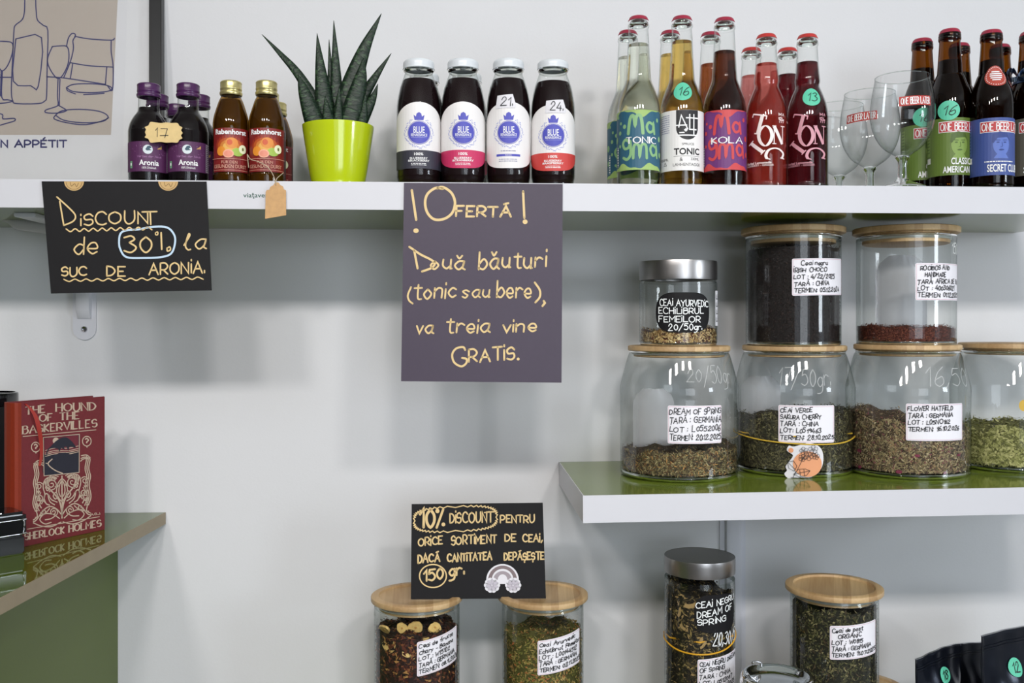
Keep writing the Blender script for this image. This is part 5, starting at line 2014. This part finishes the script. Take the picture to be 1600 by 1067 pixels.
for i in range(4):
    a.hand('L\u00edN', 77, 96, 466 + 12 * i, 6, 1.2, M_INK, 1)
a.build('side_label', SJ.map(60, lift=.0005), SJ.root, step=5)


def mid_jar(label, cx, under, half, pal, yl, yr, wts, L, W, n, seed, top=351, dY=0.0):
    R = Round('tea_jar', label, 'jar', cx, 1.452 + dY, lid_top(under) + .0002)
    R.body([(64, None), (69, None), (71.5, 532), (half, 526), (half, 385), (half, 378), (70, 371), (68.5, 369, 1)], M_JAR, seg=72)
    kk = R.k
    lathe('glass_rim', lin_prof([(68 * kk, R.z(368.5)), (71 * kk, R.z(369)), (73.5 * kk, R.z(370.5)), (72.5 * kk, R.z(373)), (69 * kk, R.z(373))], 3), M_THICK, R.root, 64)
    glass_base(R, half - .8, 5)
    bamboo_lid(R, 79, 357, 9.5, 64, 15)
    tea(R, half - 1.6, yl, yr, R.k * 5, pal, n, L, W, seed, weights=wts, bump_=.0022)
    return R


MJ1 = mid_jar('straight glass jar packed with near-black tea, under bamboo lid', 1239, BJ2, 72, PAL_BLACK, 391, 389, (3, 3, 1.4, 3), .0035, .0014, 6500, 71, dY=.028)
jar_label(MJ1, 72, -1.5, 71, 403, 461, [('Ceai negru', 14, 44), '\u00edR\u00edSH CHOCO', 'LOT : 4/22/2025', '\u0162AR\u0102 : CH\u00edNA', 'TERMEN: 05.12.2024'], 72, slope=-.02)
MJ2 = mid_jar('straight glass jar with a shallow layer of red-brown rooibos', 1415, BJ3, 73, PAL_ROOI, 509, 511, (2, 4, 3, 1.4), .0042, .0010, 2600, 73, dY=-.004)
jar_label(MJ2, 73, 14, 72.5, 411, 469, [('ROO\u00edBOS AND', 7, 52), ('HANDMADE', 14, 36), '\u0162AR\u0102: AFR\u00edCA DE SU', 'LOT : 400306021', 'TERMEN: 01.12.2025'], 74)
chalk(MJ2, 73, [('150', 66, 72.7, 395, 16, 1.2, .1)])
scoop(MJ2, -4, 76, 397, 512, .014, .1)['label'] = 'pale translucent scoop standing in the rooibos'

# ------------------------------------------------------------------ bottom row
def low_jar(label, cx, Yc, lid_y, lid_hw, body_hw, pal, top_l, top_r, wts, L, W, n, seed, name='tea_jar'):
    R = Round(name, label, 'jar', cx, Yc, Z_LOW, None, 0, lid_y)
    k_ = R.k
    R.body([(body_hw - 8, None), (body_hw - 3, None), (body_hw - .8, HOR + (EYE - Z_LOW) / k_ - 5), (body_hw, HOR + (EYE - Z_LOW) / k_ - 10), (body_hw, 1100), (body_hw, lid_y + 26), (body_hw - 1, lid_y + 18), (body_hw - 3, lid_y + 12, 1), (body_hw - 3, lid_y + 9, 1)], M_JAR, seg=72)
    glass_base(R, body_hw - 1, 6)
    bamboo_lid(R, lid_hw, lid_y, 8.5, body_hw - 7, 11, dish=True)
    tea(R, body_hw - 2.2, top_l, top_r, k_ * 7, pal, n, L, W, seed, weights=wts, bump_=.006)
    return R


LJ1 = low_jar('bottom-row glass jar of dark fruit tea with dried banana slices, under discount card', 651.5, 1.45, 927.5, 71.3, 66.5, PAL_FRUIT, 981, 976, (3, 4, 3, 1.6, 3, 1), .0075, .0034, 3600, 81)
jar_label(LJ1, 66.5, 0, 61.5, 997, 1051, ['Ceai de fructe', 'Chary - Banana', 'LOT : W15102', '\u0162AR\u0102 : GERMAN\u00edA', 'TERMEN: 08.11.2026'], 82, slope=-.16)
LJ2 = low_jar('bottom-row glass jar of yellow-green herb tea, right under the discount card', 848, 1.45, 925, 70.5, 63.5, PAL_HERB, 985, 980, (3, 4, 4, 2, 2, 2), .006, .0022, 4200, 83)
jar_label(LJ2, 63.5, -8, 57, 996, 1050, ['Ceai Ayurvedic', 'Echilibrul Femeilor', 'LOT : L00144512', '\u0162AR\u0102 : GERMAN\u00edA', 'TERMEN: 02.11.2025'], 84, slope=-.14)
LJ3 = low_jar('bottom-row jar packed with dark green herbs, dished bamboo lid, right of wire-clip jar', 1303, 1.40, 913.5, 73.5, 66, PAL_DARKHERB, 942, 940, (3, 4, 4, 2.4, 1.3, 1.5), .006, .0020, 5200, 85)
jar_label(LJ3, 66, -6, 60.5, 976, 1029, [('Ceai de post', 3, 48), ('ORGAN\u00edC', 12, 36), 'LOT : W0815', '\u0162AR\u0102 : GERMAN\u00edA', 'TERMEN: 11.07.2025'], 86, slope=-.08)
LJ4 = low_jar('low dark-lidded jar barely showing behind the packed dark green herb jar', 1346, 1.535, 1072, 68, 60, PAL_DARKHERB, 1100, 1100, (3, 4, 4, 2.4, 1.3, 1.5), .006, .002, 500, 87)
# banana slices and apple bits on top of the fruit tea
rnd = random.Random(90)
BAN = mat('dried_banana', 'd9b872', .6, noise=.12, nscale=300); BANC = mat('banana_core', 'b98a4a', .7)
for i, (dx, y, r, tx) in enumerate(((-41, 992, 11.5, .2), (-49, 975, 9, 1.0), (-12, 998, 9, -.2), (4, 1000, 11.5, .15), (-2, 968, 9.5, .6), (27, 972, 9, -.6), (14, 985, 8, .3), (-22, 970, 8, .2))):
    vs, fs = [], []
    k_ = LJ1.k
    n_ = 16
    R0 = 62.5 * k_
    xx = dx * k_
    yy = -sqrt(max(1e-6, R0 * R0 - xx * xx)) * (0.99 if y > 980 else .72)
    for s_ in (-1, 1):
        for j in range(n_):
            an = 2 * pi * j / n_
            rr = r * 1.18 * k_ * (1 + .08 * sin(3 * an + i) + .04 * sin(7 * an))
            vs.append((rr * cos(an), s_ * .0016, rr * .8 * sin(an)))
    fs = [tuple(range(n_)), tuple(range(n_, 2 * n_))[::-1]] + [(j, j + n_, (j + 1) % n_ + n_, (j + 1) % n_) for j in range(n_)]
    o = mesh_obj('banana_slice', vs, fs, BAN, LJ1.root)
    o.location = (xx, yy + .002, LJ1.z(y) + (.002 if y < 985 else 0))
    o.rotation_euler = (tx - .25, rnd.uniform(-.4, .4), atan2(xx, -yy) * 1.0)
    lathe('banana_core', [(0, 0), (r * k_ * .22, 0), (r * k_ * .2, .0004), (0, .0005)], BANC, o, 10).rotation_euler = (pi / 2, 0, 0)
    o.children[0].location = (0, -.0017, 0)

TJ = Round('tea_jar', 'tall narrow glass jar with steel lid and yellow band, bottom row', 'jar', 1093, 1.45, Z_LOW, None, 0, 870)
TJ.body([(44, None), (50, None), (53, HOR + .66 / TJ.k - 5), (54.5, HOR + .66 / TJ.k - 12), (54.5, 1100), (54.5, 915), (53, 909, 1), (52, 900, 1)], M_JAR, seg=64)
glass_base(TJ, 53.5, 6)
steel_lid(TJ, 54.8, 868, 891)
tea(TJ, 52.5, 912, 926, TJ.k * 8, PAL_TALL, 5200, .0085, .0024, 91, weights=(5, 4, 3, 1.6, 1.0, 1.0), bump_=.006)
bm = bmesh.new()
for (dx, y, l, w2, an) in ((-12, 932, 13, 4, .2), (2, 984, 7, 2.6, 1.1), (6, 990, 8, 2.4, .9), (-30, 945, 9, 3, 1.3), (-24, 968, 8, 3, -.6)):
    r = 53.2 * TJ.k
    th_ = asin(dx / 53.2)
    c = Vector((r * sin(th_), -r * cos(th_), TJ.z(y)))
    u = Vector((cos(th_), sin(th_), 0)); v = Vector((0, 0, 1))
    d1 = (u * cos(an) + v * sin(an)) * l * TJ.k; d2 = (u * -sin(an) + v * cos(an)) * w2 * TJ.k
    bm.faces.new([bm.verts.new(c + d1 * p_[0] + d2 * p_[1]) for p_ in ((-1, -.2), (-.4, -1), (.5, -.8), (1, .1), (.6, .9), (-.3, .6), (-.7, 1))])
bm_obj('pale_leaf_bits', bm, PAL_TALL[5], TJ.root)['kind'] = 'stuff'
a = Art(92)
c0 = arc(29, 54.5)
a.poly([(c0 + x * .92, 959.5 + (y - 488) * .95) for x, y in el], M_CARD, 0)
a.hand('CEA\u00ed NEGRU', c0 - 36, c0 + 34, 951, 8.5, 1.5, M_CHALK, 1, yb2=942, jit=.6)
a.hand('DREAM OF', c0 - 34, c0 + 28, 966, 9.5, 1.5, M_CHALK, 1, yb2=956, jit=.6)
a.hand('SPR\u00edNG', c0 - 34, c0 + 14, 977.5, 8.5, 1.5, M_CHALK, 1, yb2=972, jit=.6)
a.build('black_label', TJ.map(54.5, lift=.0005), TJ.root, step=5)
chalk(TJ, 54.5, [('20,30/50', 20, 54.3, 1010, 20, 1.5, .25)])
band(TJ, 54.5, [(-90, 1009), (-60, 1017), (-30, 1022), (0, 1023), (25, 1021), (50, 1016), (90, 1004), (140, 990), (180, 985), (220, 993)], mat('amber_rubber', 'd9a020', .45), .0012)
jar_label(TJ, 54.5, -3, 53.8, 1027, 1082, ['CEA\u00ed NEGRU DREAM', 'OF SPR\u00edNG', '\u0162AR\u0102 : CH\u00edNA', 'LOT: L0512087', 'TERMEN: 10.2025'], 93, slope=-.1)

# clip-top glass jar between the tall jar and the herb jar
CJ = Round('clip_jar', 'clear glass clip-top jar at bottom edge between tall and herb jars', 'jar', 1214, 1.33, Z_LOW, None, 0, 1060)
k_ = CJ.k
yb_ = HOR + .66 / k_
CJ.body([(50, None), (58, None), (62, yb_ - 8), (63, yb_ - 20), (63, 1110), (62, 1090), (58, 1080), (54, 1075, 1)], M_JAR, seg=64)
tea(CJ, 60, 1092, 1090, k_ * 5, PAL_ROOI, 900, .006, .002, 95, bump_=.003)
lathe('glass_lid', lin_prof([(0, CJ.z(1066)), (20 * k_, CJ.z(1066)), (38 * k_, CJ.z(1064)), (46 * k_, CJ.z(1057)), (50 * k_, CJ.z(1054)), (54 * k_, CJ.z(1056)), (56 * k_, CJ.z(1062)), (57 * k_, CJ.z(1070)), (54 * k_, CJ.z(1073), 1), (44 * k_, CJ.z(1074)), (30 * k_, CJ.z(1076)), (0, CJ.z(1076))], 4), M_THICK, CJ.root, 64)
cl = [(-33, 1062, 30), (-38, 1054, 34), (-38, 1051, 38), (-32, 1050, 41), (-25, 1052, 42), (-24, 1058, 40)]
tube('wire_clip', catmull([(x * k_, yy_ * k_, CJ.z(y)) for x, y, yy_ in cl], 4), .0011, M_CHROME, CJ.root, 8)
lathe('rubber_seal', [(54 * k_, CJ.z(1073)), (58 * k_, CJ.z(1073.5)), (58 * k_, CJ.z(1075.5)), (54 * k_, CJ.z(1076))], M_SEAL, CJ.root, 48)


# ------------------------------------------------------------------ foil pouches
FOIL = mat('black_foil', '1b1f29', 0.24, metal=0.55, bump=.35, bscale=45)


def pouch(label, pl, pr, Yl, Yr, depth_, seed, txt, stk):
    """pl, pr photograph points of the top corners at depths Yl, Yr"""
    A, B = P(*pl, Yl), P(*pr, Yr)
    A = Vector((A.x, A.y, 0)) + Vector((0, 0, (A.z + B.z) / 2)); zt = A.z
    B = Vector((B.x, B.y, zt))
    H = zt - Z_LOW
    c = (A + B) / 2
    t = thing('foil_pouch', label, 'pouch', (c.x, c.y, Z_LOW))
    ax = (B - A); W2 = ax.length; ax.normalize()
    nn = Vector((ax.y, -ax.x, 0))
    if nn.y > 0:
        nn = -nn
    rnd = random.Random(seed)
    ph = [rnd.uniform(0, 6) for _ in range(6)]
    nU, nV = 26, 40
    vs, fs = [], []

    def surf(u, v, s_):
        # v 0 top .. 1 base
        neck = min(1.0, max(0.0, (v - .10) / .35))
        g_ = (1 - abs(2 * u - 1) ** 2.4)
        bul = depth_ * (neck ** 1.3) * g_
        cr = .0018 * neck * (sin(u * 13 + v * 21 + ph[0]) + .7 * sin(u * 29 - v * 17 + ph[1])) + .0006 * sin(u * 22 + ph[2]) * (1 if v < .3 else .5)
        gus = .05 * neck * W2 * sin(v * 3)
        x = (u - .5) * (W2 + gus)
        base_in = 0 if v < .97 else 0
        return ax * x + nn * (s_ * (bul * .5 + .0006) + cr) + Vector((0, 0, H * (1 - v) + base_in + .004 * sin(u * 3.1 + ph[3]) * (1 - v)))
    for s_ in (1, -1):
        for j in range(nV + 1):
            for i in range(nU + 1):
                vs.append(surf(i / nU, j / nV, s_))
    off = (nU + 1) * (nV + 1)
    for s_ in (0, 1):
        for j in range(nV):
            for i in range(nU):
                b_ = s_ * off + j * (nU + 1) + i
                f = (b_, b_ + 1, b_ + nU + 2, b_ + nU + 1)
                fs.append(f if s_ else f[::-1])
    for i in range(nU):
        fs.append((i, i + 1, off + i + 1, off + i))
        b_ = nV * (nU + 1) + i
        fs.append((b_, off + b_, off + b_ + 1, b_ + 1))
    for j in range(nV):
        for i in (0, nU):
            b_ = j * (nU + 1) + i
            fs.append((b_, b_ + nU + 1, off + b_ + nU + 1, off + b_) if i == 0 else (b_, off + b_, off + b_ + nU + 1, b_ + nU + 1))
    mesh_obj('bag', vs, fs, FOIL, t, smooth=True)
    # zip line
    bm = bmesh.new()
    for v0 in (.075, .095):
        prev = None
        for i in range(nU + 1):
            p1 = surf(i / nU, v0, 1) + nn * .0009
            ring = [bm.verts.new(p1 + Vector((0, 0, .0010))), bm.verts.new(p1 + nn * .0008), bm.verts.new(p1 - Vector((0, 0, .0010)))]
            if prev:
                bm.faces.new((prev[0], ring[0], ring[1], prev[1])); bm.faces.new((prev[1], ring[1], ring[2], prev[2]))
            prev = ring
    bm_obj('zip_ridges', bm, FOIL, t, smooth=True)
    bm = bmesh.new()  # chrome strip standing in for the highlight along the pouch top
    prev = None
    for i in range(nU + 1):
        p1 = surf(i / nU, 0, 1) + nn * .0004
        p2 = surf(i / nU, 0, -1) - nn * .0004
        ring = [bm.verts.new(p1), bm.verts.new(p1 + Vector((0, 0, .0012))), bm.verts.new(p2 + Vector((0, 0, .0012))), bm.verts.new(p2)]
        if prev:
            for q_ in range(3):
                bm.faces.new((prev[q_], ring[q_], ring[q_ + 1], prev[q_ + 1]))
        prev = ring
    bm_obj('edge_highlight', bm, M_CHROME, t, smooth=True)['label'] = 'silver strip added as the highlight along the top edge'
    if stk:
        (u0, v0, r) = stk
        a = Art(seed)
        a.ell(0, 0, r, r, M_TEAL, 0, 32)
        if txt:
            a.hand(txt, -r * .45, r * .45, r * .5, r, r * .12, M_INK, 1, slant=.2)
        o = a.build('price_sticker', lambda x, y, l: surf(u0 + x / W2, v0 + y / H, 1) + nn * (.0016 + .0006 * l), t, step=r / 4)
        o['label'] = 'round mint green price sticker'
    return t


pouch('crumpled black foil pouch at bottom right, left of the two with stickers', (1431, 1028), (1500, 1009), 1.345, 1.395, .045, 5, '18', (.56, .205, .0115))
pouch('plain black foil pouch squeezed between the two stickered pouches', (1488, 1010), (1560, 999), 1.43, 1.47, .03, 6, None, None)
pouch('black foil pouch at the bottom right corner, taller of the stickered two', (1534, 996), (1640, 974), 1.335, 1.395, .045, 7, '12', (.40, .245, .0125))

# ------------------------------------------------------------------ book on the counter
Zc = zc
bl = PZ(27, 856.5, Zc)
br_ = PZ(164, 827.5, Zc)
cov = (br_ - bl); WB = cov.length; cov.normalize()
nc = Vector((cov.y, -cov.x, 0))
if nc.y > 0:
    nc = -nc
HB = P(27, 629.5, bl.y).z - Zc
TB = 0.030
bk = thing('book', 'red clothbound Hound of the Baskervilles book standing on the green counter', 'book', bl)
RED = mat('red_book_cloth', '6c2228', .55, noise=.06, nscale=300, bump=.15, bscale=900)
SPINE = mat('orange_red_spine', '82280f', .55, noise=.05, nscale=300)
PAGES = mat('cream_pages', 'cfc4b0', .8)
BP = mat('bronze_print', 'c0aa96', .4)


def bpt(u, w_, h):      # u along the cover, w_ away from the viewer behind the cover, h up
    return cov * u - nc * w_ + Vector((0, 0, h))


def bbox(name, u0, u1, w0, w1, h0, h1, m, parent, bev=0.0):
    bm = bmesh.new()
    hexa(bm, [bpt(u0, w0, h0), bpt(u1, w0, h0), bpt(u1, w1, h0), bpt(u0, w1, h0), bpt(u0, w0, h1), bpt(u1, w0, h1), bpt(u1, w1, h1), bpt(u0, w1, h1)], bev)
    bmesh.ops.recalc_face_normals(bm, faces=bm.faces)
    return bm_obj(name, bm, m, parent)


cvr = bbox('cover', .004, WB, 0, .0028, 0, HB, RED, bk, .0006)
bbox('back_cover', .004, WB, TB - .0028, TB, 0, HB, RED, bk, .0006)
bbox('pages', .003, WB - .004, .0028, TB - .0028, .003, HB - .004, PAGES, bk)
# rounded spine
vs, fs = [], []
prof_ = [(.006, 0.0), (.001, -.0002), (-.002, .003), (-.0035, TB * .35), (-.0035, TB * .65), (-.002, TB - .003), (.001, TB + .0002), (.006, TB)]
for h in (0, HB):
    for (u, w_) in prof_:
        vs.append(bpt(u, w_, h))
n_ = len(prof_)
for i in range(n_ - 1):
    fs.append((i, i + 1, i + 1 + n_, i + n_))
inner = [(.006, TB - .002), (.001, TB - .002), (-.0012, TB * .5), (.001, .002), (.006, .002)]
b0 = len(vs)
for h in (0, HB):
    for (u, w_) in inner:
        vs.append(bpt(u, w_, h))
for i in range(4):
    fs.append((b0 + i, b0 + i + 1, b0 + i + 6, b0 + i + 5))
fs.append(tuple(range(n_)) + tuple(range(b0, b0 + 5)))
fs.append(tuple(range(n_, 2 * n_)) + tuple(range(b0 + 5, b0 + 10)))
mesh_obj('spine', vs, fs, SPINE, bk)['label'] = 'orange-red spine'
a = Art(101)
q = lambda x, y: (x / 3.81, y / 3.81 + 600)
S = lambda pts, w_, sm=True, m_=BP, l_=1, closed=False, nib=None: a.stroke([q(*p_) for p_ in (catmull(pts, 5, closed) if sm else pts)], w_, m_, l_, closed=closed, nib=nib, caps=False)
wd = [('THE', 150, 268, 182, 168, 11.6), ('HOUND', 333, 568, 163, 155, 12.2), ('OF', 235, 312, 223, 217, 11), ('THE', 352, 472, 214, 206, 11), ('BASKERVILLES', 135, 575, 297, 254, 12)]
for txt, x0, x1, y0, y1, h in wd:
    X0, Y0 = q(x0, y0); X1, Yq = q(x1, y1)
    a.hand(txt, X0, X1, Y0, h, 2.7, BP, 1, yb2=Yq, jit=0, nib=1.0, serif=1.6)
for txt, x0, x1, y0, y1, h in (('SHERLOCK', 148, 382, 928, 888, 10.5), ('HOLMES', 410, 600, 882, 846, 10.5)):
    X0, Y0 = q(x0, y0); X1, Yq = q(x1, y1)
    a.hand(txt, X0, X1, Y0, h, 2.5, BP, 1, yb2=Yq, jit=0, nib=1.0, serif=1.5)
S([(135, 312), (572, 272)], 1.1, False); S([(160, 864), (592, 789)], 1.1, False)
# picture panel
PN = mat('dark_slate_print', '23232f', .5)
a.poly([q(*p_) for p_ in ((256, 318), (470, 300), (468, 526), (260, 546))], PN, 0)
a.poly([q(*p_) for p_ in ((262, 322), (466, 304), (466, 400), (262, 420))], mat('dusk_red_print', '6a2430', .5), 1)
a.ell(*q(332, 338), 5.0, 5.2, BP, 2, 20)
a.stroke([q(*p_) for p_ in ((256, 318), (471, 299), (469, 526), (260, 546))], 1.1, BP, 4, closed=True)
for y in (395, 405, 415, 380):
    S([(268, y + 16), (330, y), (400, y + 2), (466, y - 12)], 1.1, l_=2)
a.poly([q(*p_) for p_ in catmull([(300, 372), (330, 340), (370, 318), (400, 320), (430, 345), (452, 378), (430, 375), (412, 372), (405, 400), (395, 372), (380, 376), (385, 392), (362, 380), (352, 408), (345, 385), (300, 382), (282, 405), (276, 430), (274, 408), (284, 386)], 2, closed=True)], PN, 3)
a.poly([q(*p_) for p_ in catmull([(262, 470), (300, 445), (330, 418), (390, 408), (430, 425), (466, 430), (466, 522), (380, 532), (262, 540)], 3, closed=True)], PN, 3)
S([(310, 445), (285, 470), (295, 490), (330, 515), (372, 532)], 1.6, l_=4)
S([(270, 470), (285, 474)], 1.2, l_=4)
for cx, cy in ((212, 375), (516, 340)):
    a.stroke([(q(cx, cy)[0] + 6.8 * cos(2 * pi * i / 20), q(cx, cy)[1] + 7.6 * sin(2 * pi * i / 20)) for i in range(20)], 1.4, BP, 1, closed=True)
    S([(cx - 10, cy - 10), (cx, cy - 16), (cx + 10, cy - 6), (cx, cy + 4), (cx, cy + 12)], 2.0)
    a.ell(*q(cx + 1, cy + 34), 1.0, 1.2, BP, 1, 8)


def spiral(cx, cy, r, turns, a0, dirn, w_, sq=1.0):
    pts = []
    N2 = int(turns * 14)
    for i in range(N2 + 1):
        t_ = i / N2
        an = a0 + dirn * turns * 2 * pi * t_
        pts.append((cx + r * (1 - t_ * .85) * cos(an), cy + r * sq * (1 - t_ * .85) * sin(an)))
    S(pts, w_, False)


# scrolling plant ornament, left and right halves mirrored about the stem
def orn(x, y):
    return (x, y - (x - 368) * .12)


for sgn in (-1, 1):
    M_ = lambda x, y: orn(368 + sgn * (x - 368), y)
    def C(pts, w_=1.6):
        S([M_(*p_) for p_ in pts], w_)
    def SP(cx, cy, r, turns, a0, w_=1.5):
        c_ = M_(cx, cy)
        spiral(c_[0], c_[1], r, turns, (a0 if sgn > 0 else pi - a0), sgn, w_)
    for d_ in (0, 11, 22):
        C([(482 - d_ * .2, 440 + d_ * 1.5), (515 - d_, 440 + d_), (535 - d_, 465), (528 - d_, 520), (538 - d_, 570), (530 - d_, 620), (541 - d_, 690), (525 - d_, 740)])
    SP(522, 452, 14, 1.3, 0); SP(505, 590, 24, 1.6, 3.6); SP(430, 590, 34, 1.7, 1.2); SP(500, 660, 22, 1.4, .5)
    C([(368, 850 - 60), (372, 740), (385, 690), (420, 640), (460, 600), (470, 560)], 2.2)
    C([(368, 560), (392, 590), (400, 640), (384, 680), (368, 700)]); C([(368, 570), (382, 600), (386, 640), (376, 670)])
    C([(368, 780), (400, 740), (440, 720), (480, 740), (520, 790), (540, 800)], 1.8)
    C([(380, 800), (420, 770), (470, 760), (500, 790), (470, 820), (430, 815)]); SP(418, 755, 26, 1.7, 2.2); SP(478, 745, 18, 1.2, .2)
    C([(400, 560), (440, 545), (470, 560), (480, 600), (470, 650), (490, 700)]); C([(410, 570), (440, 560), (460, 575), (466, 610)])
    C([(395, 700), (430, 680), (450, 650), (440, 690), (410, 715)]); C([(500, 700), (520, 730), (515, 770), (540, 790)])
    for d_ in (0, 9, 18):
        C([(388 + d_, 548 + d_), (425, 535 + d_), (455 - d_ * .4, 556 + d_), (462 - d_, 592 + d_ * .5)], 1.4)
        C([(505 - d_ * .6, 610 + d_), (522 - d_, 640 + d_), (510 - d_, 668 + d_)], 1.4)
    C([(440, 660), (462, 640), (474, 665), (462, 700), (440, 712)], 1.8); C([(470, 690), (488, 676), (500, 700), (490, 724)], 1.8)
    SP(452, 618, 16, 1.3, 2.0); SP(520, 700, 13, 1.2, 1.0); SP(398, 600, 12, 1.1, .3)
    C([(440, 730), (462, 752), (500, 770), (528, 776)], 1.6); C([(396, 770), (430, 792), (470, 796)], 1.6)
    C([(372, 820), (430, 840), (490, 830), (540, 805)], 1.6)
    C([(392, 655), (405, 640), (420, 660), (405, 680), (392, 655)])
S([(368, 545), (368, 640), (370, 720), (368, 800)], 2.0)
a.hand('A.G.J.', *[q(540, 782)[0], q(596, 772)[0]], q(540, 783)[1], 3.2, .8, BP, 1, yb2=q(596, 775)[1])
cov_p0 = bl + nc * .0002
fm = plane_map(cov_p0, nc, .00015)
a.build('cover_print', lambda x, y, l: fm(x, y, l) - bl, cvr)
# ribbon
RB = mat('scarlet_ribbon', '98281c', .5)
bm = bmesh.new()
rp = [(33, 629, .012, 3), (38, 631, -.0006, 4), (44, 637, -.003, 6), (52, 650, -.006, 8), (57, 668, -.007, 8), (61, 690, -.005, 7), (62, 712, -.003, 5.5), (60, 728, -.002, 4)]
prev = None
for (x, y, off_, w_) in catmull(rp, 4):
    c = on_plane(x, y, bl - nc * off_, nc) - bl
    c2 = on_plane(x + w_ * .9, y + w_ * .1, bl - nc * (off_ - .001), nc) - bl
    ring = (bm.verts.new(c), bm.verts.new(c2))
    if prev:
        bm.faces.new((prev[0], prev[1], ring[1], ring[0]))
    prev = ring
bm_obj('ribbon_marker', bm, RB, bk, smooth=True)['label'] = 'scarlet ribbon marker'

# black canister behind the book
cp = P(-14, 800, 1.50)
cz = P(0, 616, 1.46).z
t = thing('canister', 'tall black cylinder canister behind the red book at left edge', 'canister', (cp.x - .004, 1.50, Zc))
r = (28 - (-14)) * depth(cp.x, 1.5) / F
Hc = cz - Zc
lathe('can_body', lin_prof([(0, 0), (r * .97, 0, 1), (r, .003), (r, Hc - .022, 1), (r * .985, Hc - .0215, 1), (r * .985, Hc - .020, 1)], 2), M_BLACK, t, 48)
lathe('can_lid', lin_prof([(r * 1.0, Hc - .020, 1), (r * 1.01, Hc - .018), (r * 1.01, Hc - .004), (r * .98, Hc - .0005), (r * .9, Hc, 1), (r * .86, Hc - .002), (0, Hc - .002)], 2), M_BLACKGLOSS, t, 48)

# glossy black device in front of the book
d0 = PZ(40, 864, Zc)
dl = PZ(-70, 882, Zc)
ax = (d0 - dl).normalized()
nd = Vector((ax.y, -ax.x, 0))
if nd.y > 0:
    nd = -nd
t = thing('card_terminal', 'glossy black device with chrome-rimmed front before the red book', 'device', d0)
Hd = P(40, 799, d0.y).z - Zc


def dpt(u, w_, h):
    return ax * u - nd * w_ + Vector((0, 0, h))


def dbox(name, u0, u1, w0, w1, h0, h1, m, bev):
    bm = bmesh.new()
    hexa(bm, [dpt(u0, w0, h0), dpt(u1, w0, h0), dpt(u1, w1, h0), dpt(u0, w1, h0), dpt(u0, w0, h1), dpt(u1, w0, h1), dpt(u1, w1, h1), dpt(u0, w1, h1)])
    if bev:
        bmesh.ops.bevel(bm, geom=bm.edges[:], offset=bev, segments=4, affect='EDGES')
    bmesh.ops.recalc_face_normals(bm, faces=bm.faces)
    o = bm_obj(name, bm, m, t, smooth=True)
    o.data.set_sharp_from_angle(angle=radians(50))
    return o


k_ = depth(d0.x, d0.y) / F
dbox('base', -.13, -.0005, .002, .05, 0, 27 * k_, M_BLACK, .002)
dbox('body', -.13, .0022, 0, .055, 25 * k_, Hd, M_BLACKGLOSS, .0045)
# chrome rim: rounded rectangle on the front face
u1, h0, h1 = -2.6 * k_, 30.5 * k_, 53.5 * k_
pts = [(-.125, h0), (u1 - .006, h0 + .0005), (u1 - .002, h0 + .002), (u1, h0 + .006), (u1, h1 - .004), (u1 - .0015, h1 - .0012), (u1 - .006, h1), (-.125, h1)]
tube('chrome_rim', [tuple(dpt(u, -.0008, h)) for u, h in catmull(pts, 4)], .0011, M_CHROME, t, 8)
bm = bmesh.new()
hexa(bm, [dpt(-.125, -.0006, h0), dpt(u1 - .001, -.0006, h0), dpt(u1 - .001, 0, h0), dpt(-.125, 0, h0), dpt(-.125, -.0006, h1), dpt(u1 - .001, -.0006, h1), dpt(u1 - .001, 0, h1), dpt(-.125, 0, h1)])
bm_obj('screen_panel', bm, mat('dark_screen', '050607', .06), t)
dbox('button', -.036, -.028, .006, .010, Hd - .0005, Hd + .001, M_CHROME, .0003)
for nm in ():
    pass
